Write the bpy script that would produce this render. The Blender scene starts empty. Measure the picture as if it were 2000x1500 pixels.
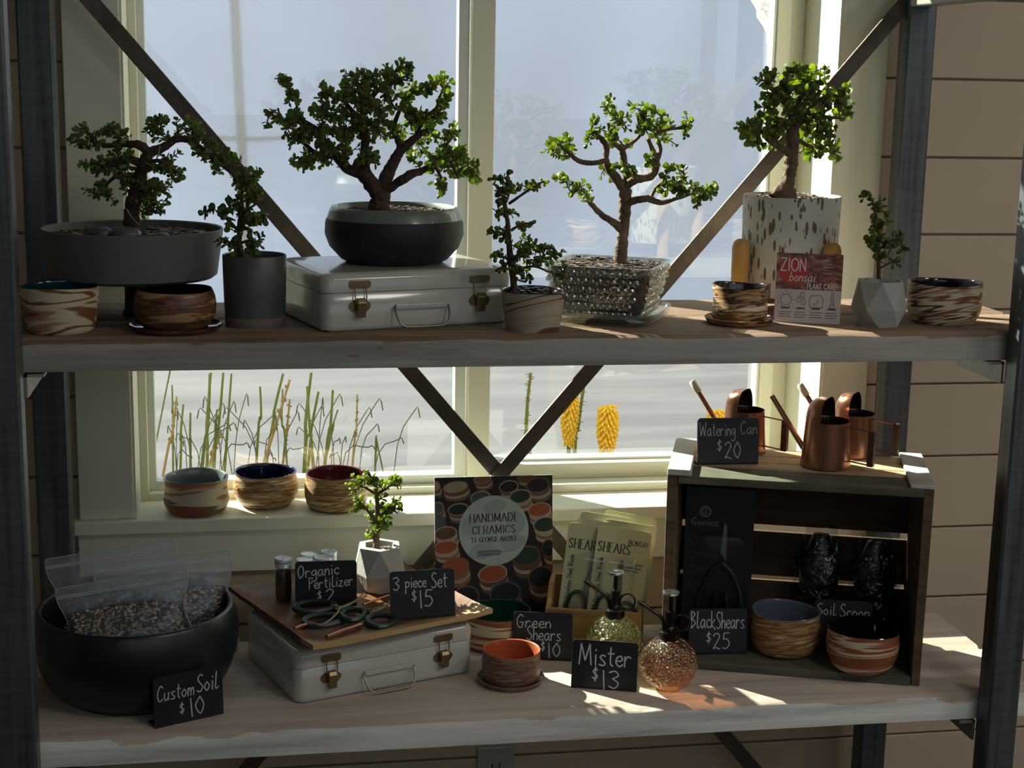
import bpy, math, random
from mathutils import Vector, Matrix
R = math.radians
sc = bpy.context.scene
COL = sc.collection
rnd = random.Random(7)

# ------------------------------------------------------------------ camera
CAM = Vector((-.349, -2.2, 1.596)); FPX = 3000.0
_p, _y, _r = R(11.205), R(9.712), R(1.067)
FW = Vector((math.sin(_y)*math.cos(_p), math.cos(_y)*math.cos(_p), -math.sin(_p)))
_ri = Vector((math.cos(_y), -math.sin(_y), 0)); _up = _ri.cross(FW)
RI = _ri*math.cos(_r)+_up*math.sin(_r); UP = _up*math.cos(_r)-_ri*math.sin(_r)
cd = bpy.data.cameras.new('camera'); cam = bpy.data.objects.new('camera', cd); COL.objects.link(cam)
cd.sensor_width = 36; cd.lens = FPX*36/2000; cd.clip_start = .05; cd.clip_end = 200
M = Matrix((RI, UP, -FW)).transposed().to_4x4(); M.translation = CAM; cam.matrix_world = M
sc.camera = cam
# ------------------------------------------------------------------ light
w = bpy.data.worlds.new('sky'); sc.world = w; w.use_nodes = True
w.node_tree.nodes['Background'].inputs[0].default_value = (.76, .86, 1, 1)
w.node_tree.nodes['Background'].inputs[1].default_value = .9
sd = bpy.data.lights.new('sun', 'SUN'); sd.energy = 25; sd.angle = R(.55); sd.color = (1, .93, .78)
so = bpy.data.objects.new('sun', sd); COL.objects.link(so)
SUN = Vector((.68*math.cos(R(31)), -.733*math.cos(R(31)), -math.sin(R(31))))
so.rotation_euler = SUN.to_track_quat('-Z', 'Y').to_euler(); so.location = (-6, 7, 6)
vs = sc.view_settings; vs.view_transform = 'Standard'; vs.look = 'None'; vs.gamma = 1; vs.exposure = 0
vs.use_curve_mapping = False
sc.cycles.transparent_max_bounces = 24
sc.cycles.sample_clamp_indirect = 4
FILL_W = 11  # power of each added ceiling fill lamp

# ------------------------------------------------------------------ measuring: a sight line met with a real surface
def ray(x, y): return FW+RI*((x-1000)/FPX)-UP*((y-750)/FPX)
def at_z(x, y, Z): d = ray(x, y); return CAM+d*((Z-CAM.z)/d.z)
def at_y(x, y, Y): d = ray(x, y); return CAM+d*((Y-CAM.y)/d.y)
def mpp(P): return (Vector(P)-CAM).dot(FW)/FPX          # metres per pixel there
def stand(x, yb, Z, rb):                                 # centre of a round foot of radius rb px whose near edge is seen at (x,yb)
    P = at_z(x, yb, Z); d = Vector((P.x-CAM.x, P.y-CAM.y, 0)).normalized()
    return P+d*rb*mpp(P)

# ------------------------------------------------------------------ mesh helpers
class MB:
    def __init__(s): s.v = []; s.f = []; s.m = []
    def add(s, vs, fs, mi=0):
        n = len(s.v); s.v += [tuple(v) for v in vs]; s.f += [tuple(i+n for i in f) for f in fs]; s.m += [mi]*len(fs); return s
    def box(s, a, b, mi=0):
        x0, y0, z0 = a; x1, y1, z1 = b
        return s.add([(x0,y0,z0),(x1,y0,z0),(x1,y1,z0),(x0,y1,z0),(x0,y0,z1),(x1,y0,z1),(x1,y1,z1),(x0,y1,z1)],
              [(0,3,2,1),(4,5,6,7),(0,1,5,4),(1,2,6,5),(2,3,7,6),(3,0,4,7)], mi)
    def loft(s, rings, cap0=True, cap1=True, closed=True, mi=0):
        n = len(rings[0]); vs = [p for r in rings for p in r]; fs = []
        for k in range(len(rings)-1):
            for i in range(n if closed else n-1):
                j = (i+1) % n; fs.append((k*n+i, k*n+j, (k+1)*n+j, (k+1)*n+i))
        if cap0: fs.append(tuple(range(n-1, -1, -1)))
        if cap1: fs.append(tuple(range((len(rings)-1)*n, len(rings)*n)))
        return s.add(vs, fs, mi)
    def lathe(s, prof, n=40, c=(0,0,0), cap0=False, cap1=False, wob=None, mi=0):
        rings = []
        for (r, z) in prof:
            ring = []
            for i in range(n):
                a = 2*math.pi*i/n; rr, zz = r, z
                if wob: rr, zz = wob(a, r, z)
                ring.append((c[0]+rr*math.cos(a), c[1]+rr*math.sin(a), c[2]+zz))
            rings.append(ring)
        return s.loft(rings, cap0, cap1, True, mi)
    def tube(s, pts, rad, n=8, closed=False, mi=0):
        pts = [Vector(p) for p in pts]; N = len(pts)
        if not isinstance(rad, (list, tuple)): rad = [rad]*N
        rings = []; prev = None
        for i, p in enumerate(pts):
            if closed: t = pts[(i+1) % N]-pts[i-1]
            else: t = pts[min(i+1, N-1)]-pts[max(i-1, 0)]
            if t.length < 1e-9: t = Vector((0,0,1))
            t.normalize()
            if prev is None:
                u = t.orthogonal().normalized()
            else:
                u = prev-t*prev.dot(t)
                if u.length < 1e-6: u = t.orthogonal()
                u.normalize()
            prev = u; v = t.cross(u)
            rings.append([p+(u*math.cos(2*math.pi*k/n)+v*math.sin(2*math.pi*k/n))*rad[i] for k in range(n)])
        if closed: rings.append(rings[0]); return s.loft(rings, False, False, True, mi)
        return s.loft(rings, True, True, True, mi)
    def sphere(s, c, r, n=10, m=6, sc3=(1,1,1), mi=0):
        rings = []
        for j in range(1, m):
            t = math.pi*j/m
            rings.append([(c[0]+r*sc3[0]*math.sin(t)*math.cos(2*math.pi*i/n), c[1]+r*sc3[1]*math.sin(t)*math.sin(2*math.pi*i/n), c[2]-r*sc3[2]*math.cos(t)) for i in range(n)])
        return s.loft(rings, True, True, True, mi)
    def move(s, M): s.v = [tuple(M @ Vector(v)) for v in s.v]; return s
def obj(name, mb, mats, parent=None, loc=(0,0,0), rot=(0,0,0), smooth=False, bevel=0):
    me = bpy.data.meshes.new(name); me.from_pydata(mb.v, [], mb.f)
    if not isinstance(mats, (list, tuple)): mats = [mats]
    for m in mats: me.materials.append(m)
    if len(mats) > 1: me.polygons.foreach_set('material_index', mb.m)
    if smooth:
        me.polygons.foreach_set('use_smooth', [True]*len(mb.f))
        me.set_sharp_from_angle(angle=R(smooth if smooth is not True else 42))
    me.update()
    o = bpy.data.objects.new(name, me); COL.objects.link(o); o.location = loc; o.rotation_euler = rot
    if parent: o.parent = parent
    if bevel:
        b = o.modifiers.new('bevel', 'BEVEL'); b.width = bevel; b.segments = 2; b.limit_method = 'ANGLE'
    return o
def tag(o, label, cat, group=None):
    o['label'] = label; o['category'] = cat
    if group: o['group'] = group
    return o
def thing(name, label, cat, loc=(0,0,0), rotz=0, group=None):
    o = bpy.data.objects.new(name, None); COL.objects.link(o); o.empty_display_size = .02
    o.location = loc; o.rotation_euler = (0,0,rotz); return tag(o, label, cat, group)
def struct(o): o['kind'] = 'structure'; return o
def stuff(o): o['kind'] = 'stuff'; return o
def smoothpts(p, k=6, closed=False):
    p = [tuple(q) for q in p]; n = len(p)
    if n < 3: return p
    out = []
    for i in range(n if closed else n-1):
        if closed: a, b, c, d = p[i-1], p[i], p[(i+1) % n], p[(i+2) % n]
        else: a, b, c, d = p[max(i-1,0)], p[i], p[i+1], p[min(i+2,n-1)]
        for j in range(k):
            t = j/k
            out.append(tuple(.5*((2*b[q])+(-a[q]+c[q])*t+(2*a[q]-5*b[q]+4*c[q]-d[q])*t*t+(-a[q]+3*b[q]-3*c[q]+d[q])*t**3) for q in range(len(b))))
    if not closed: out.append(p[-1])
    return out
def rrect(w, d, r, n=5, z=0):
    out = []
    for cx, cy, a0 in ((w/2-r, d/2-r, 0), (-w/2+r, d/2-r, 90), (-w/2+r, -d/2+r, 180), (w/2-r, -d/2+r, 270)):
        for k in range(n+1):
            a = R(a0+90*k/n); out.append((cx+r*math.cos(a), cy+r*math.sin(a), z))
    return out

# ------------------------------------------------------------------ materials
def nmat(name):
    m = bpy.data.materials.new(name); m.use_nodes = True; nt = m.node_tree
    return m, nt, nt.nodes['Principled BSDF'], nt.nodes['Material Output']
def mat(name, c, rough=.5, metal=0, spec=.5, bump=0, bscale=60, var=0, vscale=8, coat=0, stretch=(1,1,1)):
    m, nt, b, o = nmat(name); b.inputs['Base Color'].default_value = (*c, 1)
    b.inputs['Roughness'].default_value = rough; b.inputs['Metallic'].default_value = metal
    b.inputs['Specular IOR Level'].default_value = spec; b.inputs['Coat Weight'].default_value = coat
    if var or bump:
        tc = nt.nodes.new('ShaderNodeTexCoord'); mp = nt.nodes.new('ShaderNodeMapping'); mp.inputs['Scale'].default_value = stretch
        nt.links.new(tc.outputs['Object'], mp.inputs[0])
    if var:
        n = nt.nodes.new('ShaderNodeTexNoise'); n.inputs['Scale'].default_value = vscale; n.inputs['Detail'].default_value = 6
        nt.links.new(mp.outputs[0], n.inputs['Vector'])
        r = nt.nodes.new('ShaderNodeValToRGB'); r.color_ramp.elements[0].position = .3; r.color_ramp.elements[1].position = .7
        r.color_ramp.elements[0].color = (*[max(0, q*(1-var)) for q in c], 1); r.color_ramp.elements[1].color = (*[min(1, q*(1+var)) for q in c], 1)
        nt.links.new(n.outputs['Fac'], r.inputs[0]); nt.links.new(r.outputs[0], b.inputs['Base Color'])
    if bump:
        n = nt.nodes.new('ShaderNodeTexNoise'); n.inputs['Scale'].default_value = bscale; n.inputs['Detail'].default_value = 4
        nt.links.new(mp.outputs[0], n.inputs['Vector'])
        bm = nt.nodes.new('ShaderNodeBump'); bm.inputs['Strength'].default_value = bump; bm.inputs['Distance'].default_value = .01
        nt.links.new(n.outputs['Fac'], bm.inputs['Height']); nt.links.new(bm.outputs[0], b.inputs['Normal'])
    return m
def ramp(nt, stops, mode='LINEAR'):
    r = nt.nodes.new('ShaderNodeValToRGB'); cr = r.color_ramp; cr.interpolation = mode
    while len(cr.elements) < len(stops): cr.elements.new(.5)
    for e, (p, c) in zip(cr.elements, stops): e.position = p; e.color = (*c, 1)
    return r
CREAM, TAN, BROWN, DARK, RUST = (.62,.52,.36), (.40,.24,.11), (.20,.085,.035), (.065,.032,.018), (.27,.075,.03)
def swirl(name, cols, sz=26, tilt=.25, seed=0, rough=.45, dist=.5, hard=.02, sx=7):
    """marbled clay: wandering bands of several clays"""
    m, nt, b, o = nmat(name); L = nt.links.new
    tc = nt.nodes.new('ShaderNodeTexCoord'); mp = nt.nodes.new('ShaderNodeMapping')
    mp.inputs['Rotation'].default_value = (tilt, tilt*.6, 0); mp.inputs['Location'].default_value = (seed*.37, seed*.71, seed*1.3)
    L(tc.outputs['Object'], mp.inputs[0])
    mp2 = nt.nodes.new('ShaderNodeMapping'); mp2.inputs['Scale'].default_value = (sx, sx, sz*5.5)
    L(mp.outputs[0], mp2.inputs[0])
    n0 = nt.nodes.new('ShaderNodeTexNoise'); n0.inputs['Scale'].default_value = 1.0; n0.inputs['Detail'].default_value = 1
    L(mp2.outputs[0], n0.inputs['Vector'])
    mix = nt.nodes.new('ShaderNodeMixRGB'); mix.blend_type = 'ADD'; mix.inputs[0].default_value = dist
    L(mp2.outputs[0], mix.inputs[1]); L(n0.outputs['Color'], mix.inputs[2])
    n = nt.nodes.new('ShaderNodeTexNoise'); n.inputs['Scale'].default_value = 1.6; n.inputs['Detail'].default_value = 2.2 if sx < 5 else 3.5; n.inputs['Roughness'].default_value = .5
    L(mix.outputs[0], n.inputs['Vector'])
    k = len(cols); stops = []
    for i, c in enumerate(cols):
        p0 = .32+.36*i/k; p1 = .32+.36*(i+1)/k
        stops += [(p0+hard*.5, c), (p1-hard*.5, c)]
    r = ramp(nt, stops); L(n.outputs['Fac'], r.inputs[0]); L(r.outputs[0], b.inputs['Base Color'])
    b.inputs['Roughness'].default_value = rough
    bm = nt.nodes.new('ShaderNodeBump'); bm.inputs['Strength'].default_value = .25; bm.inputs['Distance'].default_value = .002
    L(n.outputs['Fac'], bm.inputs['Height']); L(bm.outputs[0], b.inputs['Normal'])
    return m
def wood(name, c0, c1, c2=None, scale=(3, 40, 40), rough=.65, bump=.3, seed=0, paint=None, chips=.5, spec=.3):
    """grain along local x; paint = colour left on faces that do not look up, chipped"""
    m, nt, b, o = nmat(name); L = nt.links.new
    tc = nt.nodes.new('ShaderNodeTexCoord'); mp = nt.nodes.new('ShaderNodeMapping'); mp.inputs['Scale'].default_value = scale
    mp.inputs['Location'].default_value = (seed*1.7, seed*.9, seed*.4); L(tc.outputs['Object'], mp.inputs[0])
    n = nt.nodes.new('ShaderNodeTexNoise'); n.inputs['Scale'].default_value = 1; n.inputs['Detail'].default_value = 8; n.inputs['Roughness'].default_value = .65; n.inputs['Distortion'].default_value = .6
    L(mp.outputs[0], n.inputs['Vector'])
    st = [(.3, c0), (.62, c1)]
    if c2: st.append((.75, c2))
    r = ramp(nt, st); L(n.outputs['Fac'], r.inputs[0]); out = r.outputs[0]
    if paint:
        g = nt.nodes.new('ShaderNodeNewGeometry'); sx = nt.nodes.new('ShaderNodeSeparateXYZ'); L(tc.outputs['Normal'], sx.inputs[0])
        n2 = nt.nodes.new('ShaderNodeTexNoise'); n2.inputs['Scale'].default_value = 14; n2.inputs['Detail'].default_value = 7
        mp3 = nt.nodes.new('ShaderNodeMapping'); mp3.inputs['Scale'].default_value = (.6, 2, 2); L(tc.outputs['Object'], mp3.inputs[0]); L(mp3.outputs[0], n2.inputs['Vector'])
        ma = nt.nodes.new('ShaderNodeMath'); ma.operation = 'MULTIPLY_ADD'; L(sx.outputs['Z'], ma.inputs[0]); ma.inputs[1].default_value = .5; L(n2.outputs['Fac'], ma.inputs[2])
        r2 = ramp(nt, [(chips, (1,1,1)), (chips+.03, (0,0,0))]); L(ma.outputs[0], r2.inputs[0])
        pr = ramp(nt, [(.28, tuple(q*.5 for q in paint)), (.5, tuple(q*.9 for q in paint)), (.72, tuple(q*1.12 for q in paint))]); L(n.outputs['Fac'], pr.inputs[0])
        mx = nt.nodes.new('ShaderNodeMixRGB'); L(r2.outputs[0], mx.inputs[0]); L(out, mx.inputs[1]); L(pr.outputs[0], mx.inputs[2]); out = mx.outputs[0]
    L(out, b.inputs['Base Color']); b.inputs['Roughness'].default_value = rough; b.inputs['Specular IOR Level'].default_value = spec
    bm = nt.nodes.new('ShaderNodeBump'); bm.inputs['Strength'].default_value = bump; bm.inputs['Distance'].default_value = .004
    L(n.outputs['Fac'], bm.inputs['Height']); L(bm.outputs[0], b.inputs['Normal'])
    return m
def clear(name, tint=(1,1,1), gloss=.08, rough=.02, bump=0, bscale=60, fres=True, gcol=(1,1,1), milk=0):
    """thin clear sheet: passes light, mirrors a little"""
    m, nt, b, o = nmat(name); nt.nodes.remove(b); L = nt.links.new
    t = nt.nodes.new('ShaderNodeBsdfTransparent'); t.inputs[0].default_value = (*tint, 1)
    g = nt.nodes.new('ShaderNodeBsdfGlossy'); g.inputs['Roughness'].default_value = rough; g.inputs[0].default_value = (*gcol, 1)
    mx = nt.nodes.new('ShaderNodeMixShader'); mx.inputs[0].default_value = gloss
    lw = nt.nodes.new('ShaderNodeLayerWeight'); lw.inputs['Blend'].default_value = .25
    if fres:
        ma = nt.nodes.new('ShaderNodeMath'); ma.operation = 'MULTIPLY_ADD'; L(lw.outputs['Facing'], ma.inputs[0]); ma.inputs[1].default_value = .35; ma.inputs[2].default_value = gloss; L(ma.outputs[0], mx.inputs[0])
    base = t.outputs[0]
    if milk:
        df = nt.nodes.new('ShaderNodeBsdfDiffuse'); df.inputs[0].default_value = (.8, .83, .86, 1); tl = nt.nodes.new('ShaderNodeBsdfTranslucent'); tl.inputs[0].default_value = (.8, .83, .86, 1)
        m2 = nt.nodes.new('ShaderNodeMixShader'); m2.inputs[0].default_value = .5; L(df.outputs[0], m2.inputs[1]); L(tl.outputs[0], m2.inputs[2])
        m3 = nt.nodes.new('ShaderNodeMixShader'); m3.inputs[0].default_value = milk; L(base, m3.inputs[1]); L(m2.outputs[0], m3.inputs[2]); base = m3.outputs[0]
    L(base, mx.inputs[1]); L(g.outputs[0], mx.inputs[2]); L(mx.outputs[0], o.inputs[0])
    if bump:
        tc = nt.nodes.new('ShaderNodeTexCoord'); n = nt.nodes.new('ShaderNodeTexNoise'); n.inputs['Scale'].default_value = bscale; n.inputs['Detail'].default_value = 2
        L(tc.outputs['Object'], n.inputs['Vector']); bm = nt.nodes.new('ShaderNodeBump'); bm.inputs['Strength'].default_value = bump; bm.inputs['Distance'].default_value = .01
        L(n.outputs['Fac'], bm.inputs['Height']); L(bm.outputs[0], g.inputs['Normal']); L(bm.outputs[0], lw.inputs['Normal'])
    return m
def leafmat(name, c, tr):
    m, nt, b, o = nmat(name); L = nt.links.new
    b.inputs['Base Color'].default_value = (*c, 1); b.inputs['Roughness'].default_value = .42; b.inputs['Specular IOR Level'].default_value = .35
    t = nt.nodes.new('ShaderNodeBsdfTranslucent'); t.inputs[0].default_value = (*tr, 1)
    mx = nt.nodes.new('ShaderNodeMixShader'); mx.inputs[0].default_value = .5
    L(b.outputs[0], mx.inputs[1]); L(t.outputs[0], mx.inputs[2]); L(mx.outputs[0], o.inputs[0]); return m
def galv(name, c=(.115,.127,.138), seed=0):
    m, nt, b, o = nmat(name); L = nt.links.new
    tc = nt.nodes.new('ShaderNodeTexCoord'); mp = nt.nodes.new('ShaderNodeMapping'); mp.inputs['Scale'].default_value = (70, 70, 3); mp.inputs['Location'].default_value = (seed, seed, seed)
    L(tc.outputs['Object'], mp.inputs[0])
    n = nt.nodes.new('ShaderNodeTexNoise'); n.inputs['Scale'].default_value = 1; n.inputs['Detail'].default_value = 6; L(mp.outputs[0], n.inputs['Vector'])
    mp2 = nt.nodes.new('ShaderNodeMapping'); mp2.inputs['Scale'].default_value = (14, 14, 110); L(tc.outputs['Object'], mp2.inputs[0])
    n2 = nt.nodes.new('ShaderNodeTexNoise'); n2.inputs['Scale'].default_value = 1; n2.inputs['Detail'].default_value = 4; L(mp2.outputs[0], n2.inputs['Vector'])
    ad = nt.nodes.new('ShaderNodeMath'); ad.operation = 'MULTIPLY_ADD'; L(n2.outputs['Fac'], ad.inputs[0]); ad.inputs[1].default_value = .3; L(n.outputs['Fac'], ad.inputs[2])
    r = ramp(nt, [(.40, tuple(q*.45 for q in c)), (.66, c), (.9, tuple(min(1, q*1.4) for q in c))]); L(ad.outputs[0], r.inputs[0]); L(r.outputs[0], b.inputs['Base Color'])
    b.inputs['Metallic'].default_value = .55; b.inputs['Roughness'].default_value = .42
    bm = nt.nodes.new('ShaderNodeBump'); bm.inputs['Strength'].default_value = .12; bm.inputs['Distance'].default_value = .003; L(ad.outputs[0], bm.inputs['Height']); L(bm.outputs[0], b.inputs['Normal'])
    return m

# ================================================================== THE ROOM
ZU, ZL, ZS = 1.224, .628, .82        # upper shelf, lower shelf, window sill
WY = .52                              # wall face
m_wall = mat('painted_shiplap', (.55,.45,.33), .6, var=.05, vscale=3)
m_trim = mat('trim_paint', (.80,.78,.64), .5, var=.03, vscale=4)
m_vinyl = mat('window_vinyl', (.74,.73,.60), .35)
m_vinyl2 = mat('window_sash_vinyl', (.78,.80,.76), .3)
m_floor = wood('floor_boards', (.05,.027,.018), (.08,.042,.028), scale=(2, 14, 14))
m_plain = mat('room_paint', (.55,.52,.46), .8)
m_pane = clear('window_glass', (.93,.97,.955), .05, 0)
X0, X1, YB, ZT = -2.6, 3.0, -3.5, 2.7
OX0, OX1, OZ1 = -.562, .704, 2.12     # window opening
struct(obj('floor', MB().box((X0,YB,-.05), (X1,WY+.20,0)), m_floor))
struct(obj('ceiling', MB().box((X0,YB,ZT), (X1,WY+.20,ZT+.08)), m_plain))
struct(obj('wall_left', MB().box((X0-.1,YB,0), (X0,WY+.20,ZT)), m_plain))
struct(obj('wall_right', MB().box((X1,YB,0), (X1+.1,WY+.20,ZT)), m_plain))
FX0, FX1, FZ0, FZ1 = -1.2, 2.9, 1.42, 2.62          # glazed shop front behind the photographer
struct(obj('wall_front', MB().box((X0,YB-.1,0), (FX0,YB,ZT)).box((FX1,YB-.1,0), (X1,YB,ZT)).box((FX0,YB-.1,FZ1), (FX1,YB,ZT)).box((FX0,YB-.1,0), (FX1,YB,FZ0)), m_plain))
fw = struct(obj('window_2', MB().box((.62,YB-.08,FZ0), (.68,YB-.02,FZ1)).box((1.75,YB-.08,FZ0), (1.81,YB-.02,FZ1)), m_vinyl))
for a, b in ((FX0,.62),(.68,1.75),(1.81,FX1)): obj('pane', MB().box((a,YB-.055,FZ0), (b,YB-.05,FZ1)), m_pane, fw)
pl = bpy.data.lights.new('shop_front_portal', 'AREA'); pl.shape = 'RECTANGLE'; pl.size = FX1-FX0; pl.size_y = FZ1-FZ0; pl.cycles.is_portal = True
po = bpy.data.objects.new('shop_front_portal', pl); COL.objects.link(po); po.location = ((FX0+FX1)/2, YB-.11, (FZ1+FZ0)/2); po.rotation_euler = (R(90), 0, 0)
struct(obj('ground_street', MB().box((-14,-16,-.06), (16,YB-.1,-.01)), mat('street_paving', (.12,.12,.125), .9, var=.1, vscale=2)))
mb = MB()
for a, b in (((X0,0),(OX0,ZT)), ((OX1,0),(X1,ZT)), ((OX0,0),(OX1,ZS-.03)), ((OX0,OZ1),(OX1,ZT))):
    mb.box((a[0],WY+.014,a[1]), (b[0],WY+.20,b[1]))
wall = struct(obj('wall_back', mb, m_wall))
PH = .1435; z = .033-PH
while z < ZT:
    z0, z1 = max(z, 0)+.0022, min(z+PH, ZT)-.0022
    segs = [(X0, X1)]
    if z1 > ZS-.03 and z0 < OZ1: segs = [(X0, OX0-.03), (OX1+.03, X1)]
    for (a, b) in segs:
        if z1-z0 > .01: obj('plank', MB().box((a,WY,z0), (b,WY+.016,z1)), m_wall, wall, bevel=.0016)
    z += PH
# casings, sill, apron
struct(obj('trim_1', MB().box((-.656,.498,ZS), (OX0,.522,OZ1+.02)), m_trim, bevel=.002))
struct(obj('trim_2', MB().box((OX1,.498,ZS), (.794,.522,OZ1+.02)), m_trim, bevel=.002))
struct(obj('trim_3', MB().box((-.70,.496,OZ1+.02), (.84,.522,OZ1+.12)), m_trim, bevel=.002))
struct(obj('trim_4', MB().box((-.668,.482,ZS-.025), (.806,.72,ZS)), m_trim, bevel=.003))
struct(obj('trim_5', MB().box((-.66,.500,ZS-.105), (.80,.5205,ZS-.025)), m_trim, bevel=.002))
for i, (xa, xb) in enumerate(((OX0,OX0+.004), (OX1-.004,OX1))):
    struct(obj('trim_%d' % (6+i), MB().box((xa,.5,ZS), (xb,.72,OZ1)), m_trim))
struct(obj('trim_8', MB().box((OX0,.5,OZ1-.004), (OX1,.72,OZ1)), m_trim))
# the window: sliding sash on the left, fixed light on the right
win = struct(obj('window_1', MB().box((OX0+.004,.612,ZS), (OX0+.018,.69,OZ1-.004)).box((OX0+.018,.615,ZS), (.051,.69,ZS+.013)).box((OX0+.018,.615,OZ1-.03), (OX1-.004,.69,OZ1-.004)), m_vinyl, bevel=.001))
obj('sash', MB().box((-.546,.640,.833), (-.531,.675,2.09)).box((.027,.640,.833), (.047,.675,2.09)).box((-.531,.640,.833), (.027,.675,.850)).box((-.531,.640,2.07), (.027,.675,2.09)), m_vinyl2, win, bevel=.0012)
obj('mullion', MB().box((.051,.622,ZS), (.092,.72,2.09)), m_vinyl, win, bevel=.0015)
obj('fixed_frame', MB().box((.092,.596,ZS), (.70,.72,.836)).box((.092,.640,.836), (.640,.72,.866)).box((.640,.668,.836), (.668,.72,2.09)).box((.668,.682,.836), (.70,.72,2.09)).box((.092,.64,2.05), (.640,.72,2.09)), m_vinyl, win, bevel=.0015)
obj('glazing_bead', MB().box((.092,.665,.866), (.640,.69,.871)).box((.634,.672,.871), (.640,.69,2.05)), m_vinyl2, win)
obj('pane', MB().box((-.532,.656,.849), (.028,.659,2.071)), m_pane, win)
obj('pane', MB().box((.091,.696,.865), (.641,.699,2.051)), m_pane, win)
# wall socket under the lower shelf
m_plate = mat('socket_plastic', (.42,.41,.38), .35); m_black = mat('black_slot', (.01,.01,.01), .6)
P = at_y(970, 1520, .5)
t = thing('wall_socket', 'grey wall socket plate on the wall below the lower shelf', 'socket', (P.x, .513, P.z))
obj('cover_plate', MB().box((-.036,0,-.058), (.036,.007,.058)), m_plate, t, bevel=.003)
for s in (1, -1):
    f = obj('outlet', MB().loft([[(x*.016, -.002, z*.014+s*.02) for x, z in ((-1,-.6),(-.6,-1),(.6,-1),(1,-.6),(1,.6),(.6,1),(-.6,1),(-1,.6))], [(x*.016, .002, z*.014+s*.02) for x, z in ((-1,-.6),(-.6,-1),(.6,-1),(1,-.6),(1,.6),(.6,1),(-.6,1),(-1,.6))]]), m_plate, t)
    obj('slot', MB().box((-.008,-.0028,s*.02-.003), (-.006,.001,s*.02+.006)), m_black, f); obj('slot', MB().box((.006,-.0028,s*.02-.003), (.008,.001,s*.02+.006)), m_black, f)
# unseen ceiling lamps, added as fill light for the shelf fronts
m_glow, nt, b_, o_ = nmat('fill_lamp_diffuser'); b_.inputs['Emission Color'].default_value = (1,.95,.88,1); b_.inputs['Emission Strength'].default_value = 1.2
m_lampf = mat('fill_lamp_frame', (.6,.6,.6), .4)
for i, (lx, ly, lab) in enumerate(((1.2,-1.9,'added white fill light panel on the unseen ceiling, nearer the middle'), (2.3,-1.2,'added white fill light panel on the unseen ceiling, nearer the right wall'))):
    t = thing('ceiling_fill_lamp', lab, 'lamp', (lx, ly, ZT), 0, 'added ceiling fill light panels')
    obj('frame', MB().box((-.32,-.32,-.04), (.32,.32,0)), m_lampf, t); obj('diffuser', MB().box((-.29,-.29,-.045), (.29,.29,-.04)), m_glow, t)
    ld = bpy.data.lights.new('fill_light', 'AREA'); ld.size = .55; ld.energy = FILL_W; ld.color = (1,.96,.9)
    lo = bpy.data.objects.new('fill_light', ld); COL.objects.link(lo); lo.location = (0,0,-.06); lo.parent = t

# ================================================================== OUTSIDE
m_ground, nt, b_, o_ = nmat('gravel_yard'); L = nt.links.new
tc = nt.nodes.new('ShaderNodeTexCoord'); mp = nt.nodes.new('ShaderNodeMapping'); mp.inputs['Scale'].default_value = (.5, 3, 1); L(tc.outputs['Object'], mp.inputs[0])
n = nt.nodes.new('ShaderNodeTexNoise'); n.inputs['Scale'].default_value = 1.2; n.inputs['Detail'].default_value = 8; L(mp.outputs[0], n.inputs['Vector'])
r_ = ramp(nt, [(.3, (.062,.062,.073)), (.7, (.115,.112,.125))]); L(n.outputs['Fac'], r_.inputs[0]); L(r_.outputs[0], b_.inputs['Base Color']); b_.inputs['Roughness'].default_value = .9
struct(obj('ground', MB().box((-12,WY+.20,-.06), (14,6.4,-.01)), m_ground))
struct(obj('ground_bank', MB().box((-12,6.4,-.06), (14,26,.02)), mat('pinkish_earth', (.20,.135,.115), .9, var=.2, vscale=1)))
# translucent greenhouse side curtain with its poles
m_film, nt, b_, o_ = nmat('curtain_film'); L = nt.links.new
tr = nt.nodes.new('ShaderNodeBsdfTranslucent'); mx = nt.nodes.new('ShaderNodeMixShader'); mx.inputs[0].default_value = .62
tc = nt.nodes.new('ShaderNodeTexCoord'); n = nt.nodes.new('ShaderNodeTexNoise'); n.inputs['Scale'].default_value = .6; n.inputs['Detail'].default_value = 5; fm = nt.nodes.new('ShaderNodeMapping'); fm.inputs['Location'].default_value = (2.3, 0, 1.1); L(tc.outputs['Object'], fm.inputs[0]); L(fm.outputs[0], n.inputs['Vector'])
r_ = ramp(nt, [(.32, (.25,.305,.43)), (.68, (.41,.48,.62))]); L(n.outputs['Fac'], r_.inputs[0]); L(r_.outputs[0], tr.inputs[0])
b_.inputs['Base Color'].default_value = (.55,.58,.62,1); b_.inputs['Roughness'].default_value = .7
L(b_.outputs[0], mx.inputs[1]); L(tr.outputs[0], mx.inputs[2]); L(mx.outputs[0], o_.inputs[0])
def sheet(x0, x1, z0, z1, Y, fn, nx=80, nz=24, thick=.004, edge=None):
    mb = MB(); vs = []
    for s in (0, 1):
        for j in range(nz+1):
            for i in range(nx+1):
                u, v = i/nx, j/nz; xa = x0+(x1-x0)*u; zz = z0+(z1-z0)*v
                if edge: xa = edge(u, v, xa, zz)
                vs.append((xa, Y+fn(xa, zz)+s*thick, zz))
    n1 = (nx+1)*(nz+1); fs = []
    for j in range(nz):
        for i in range(nx):
            a = j*(nx+1)+i; fs.append((a, a+1, a+nx+2, a+nx+1)); fs.append((n1+a, n1+a+nx+1, n1+a+nx+2, n1+a+1))
    per = [i for i in range(nx)]+[j*(nx+1)+nx for j in range(nz)]+[nz*(nx+1)+i for i in range(nx, 0, -1)]+[j*(nx+1) for j in range(nz, 0, -1)]
    for k in range(len(per)):
        a, c = per[k], per[(k+1) % len(per)]; fs.append((a, n1+a, n1+c, c))
    return mb.add(vs, fs)
fn = lambda x, z: .012*math.sin(7*x+2*z)+.008*math.sin(15*x-3*z+1)
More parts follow.
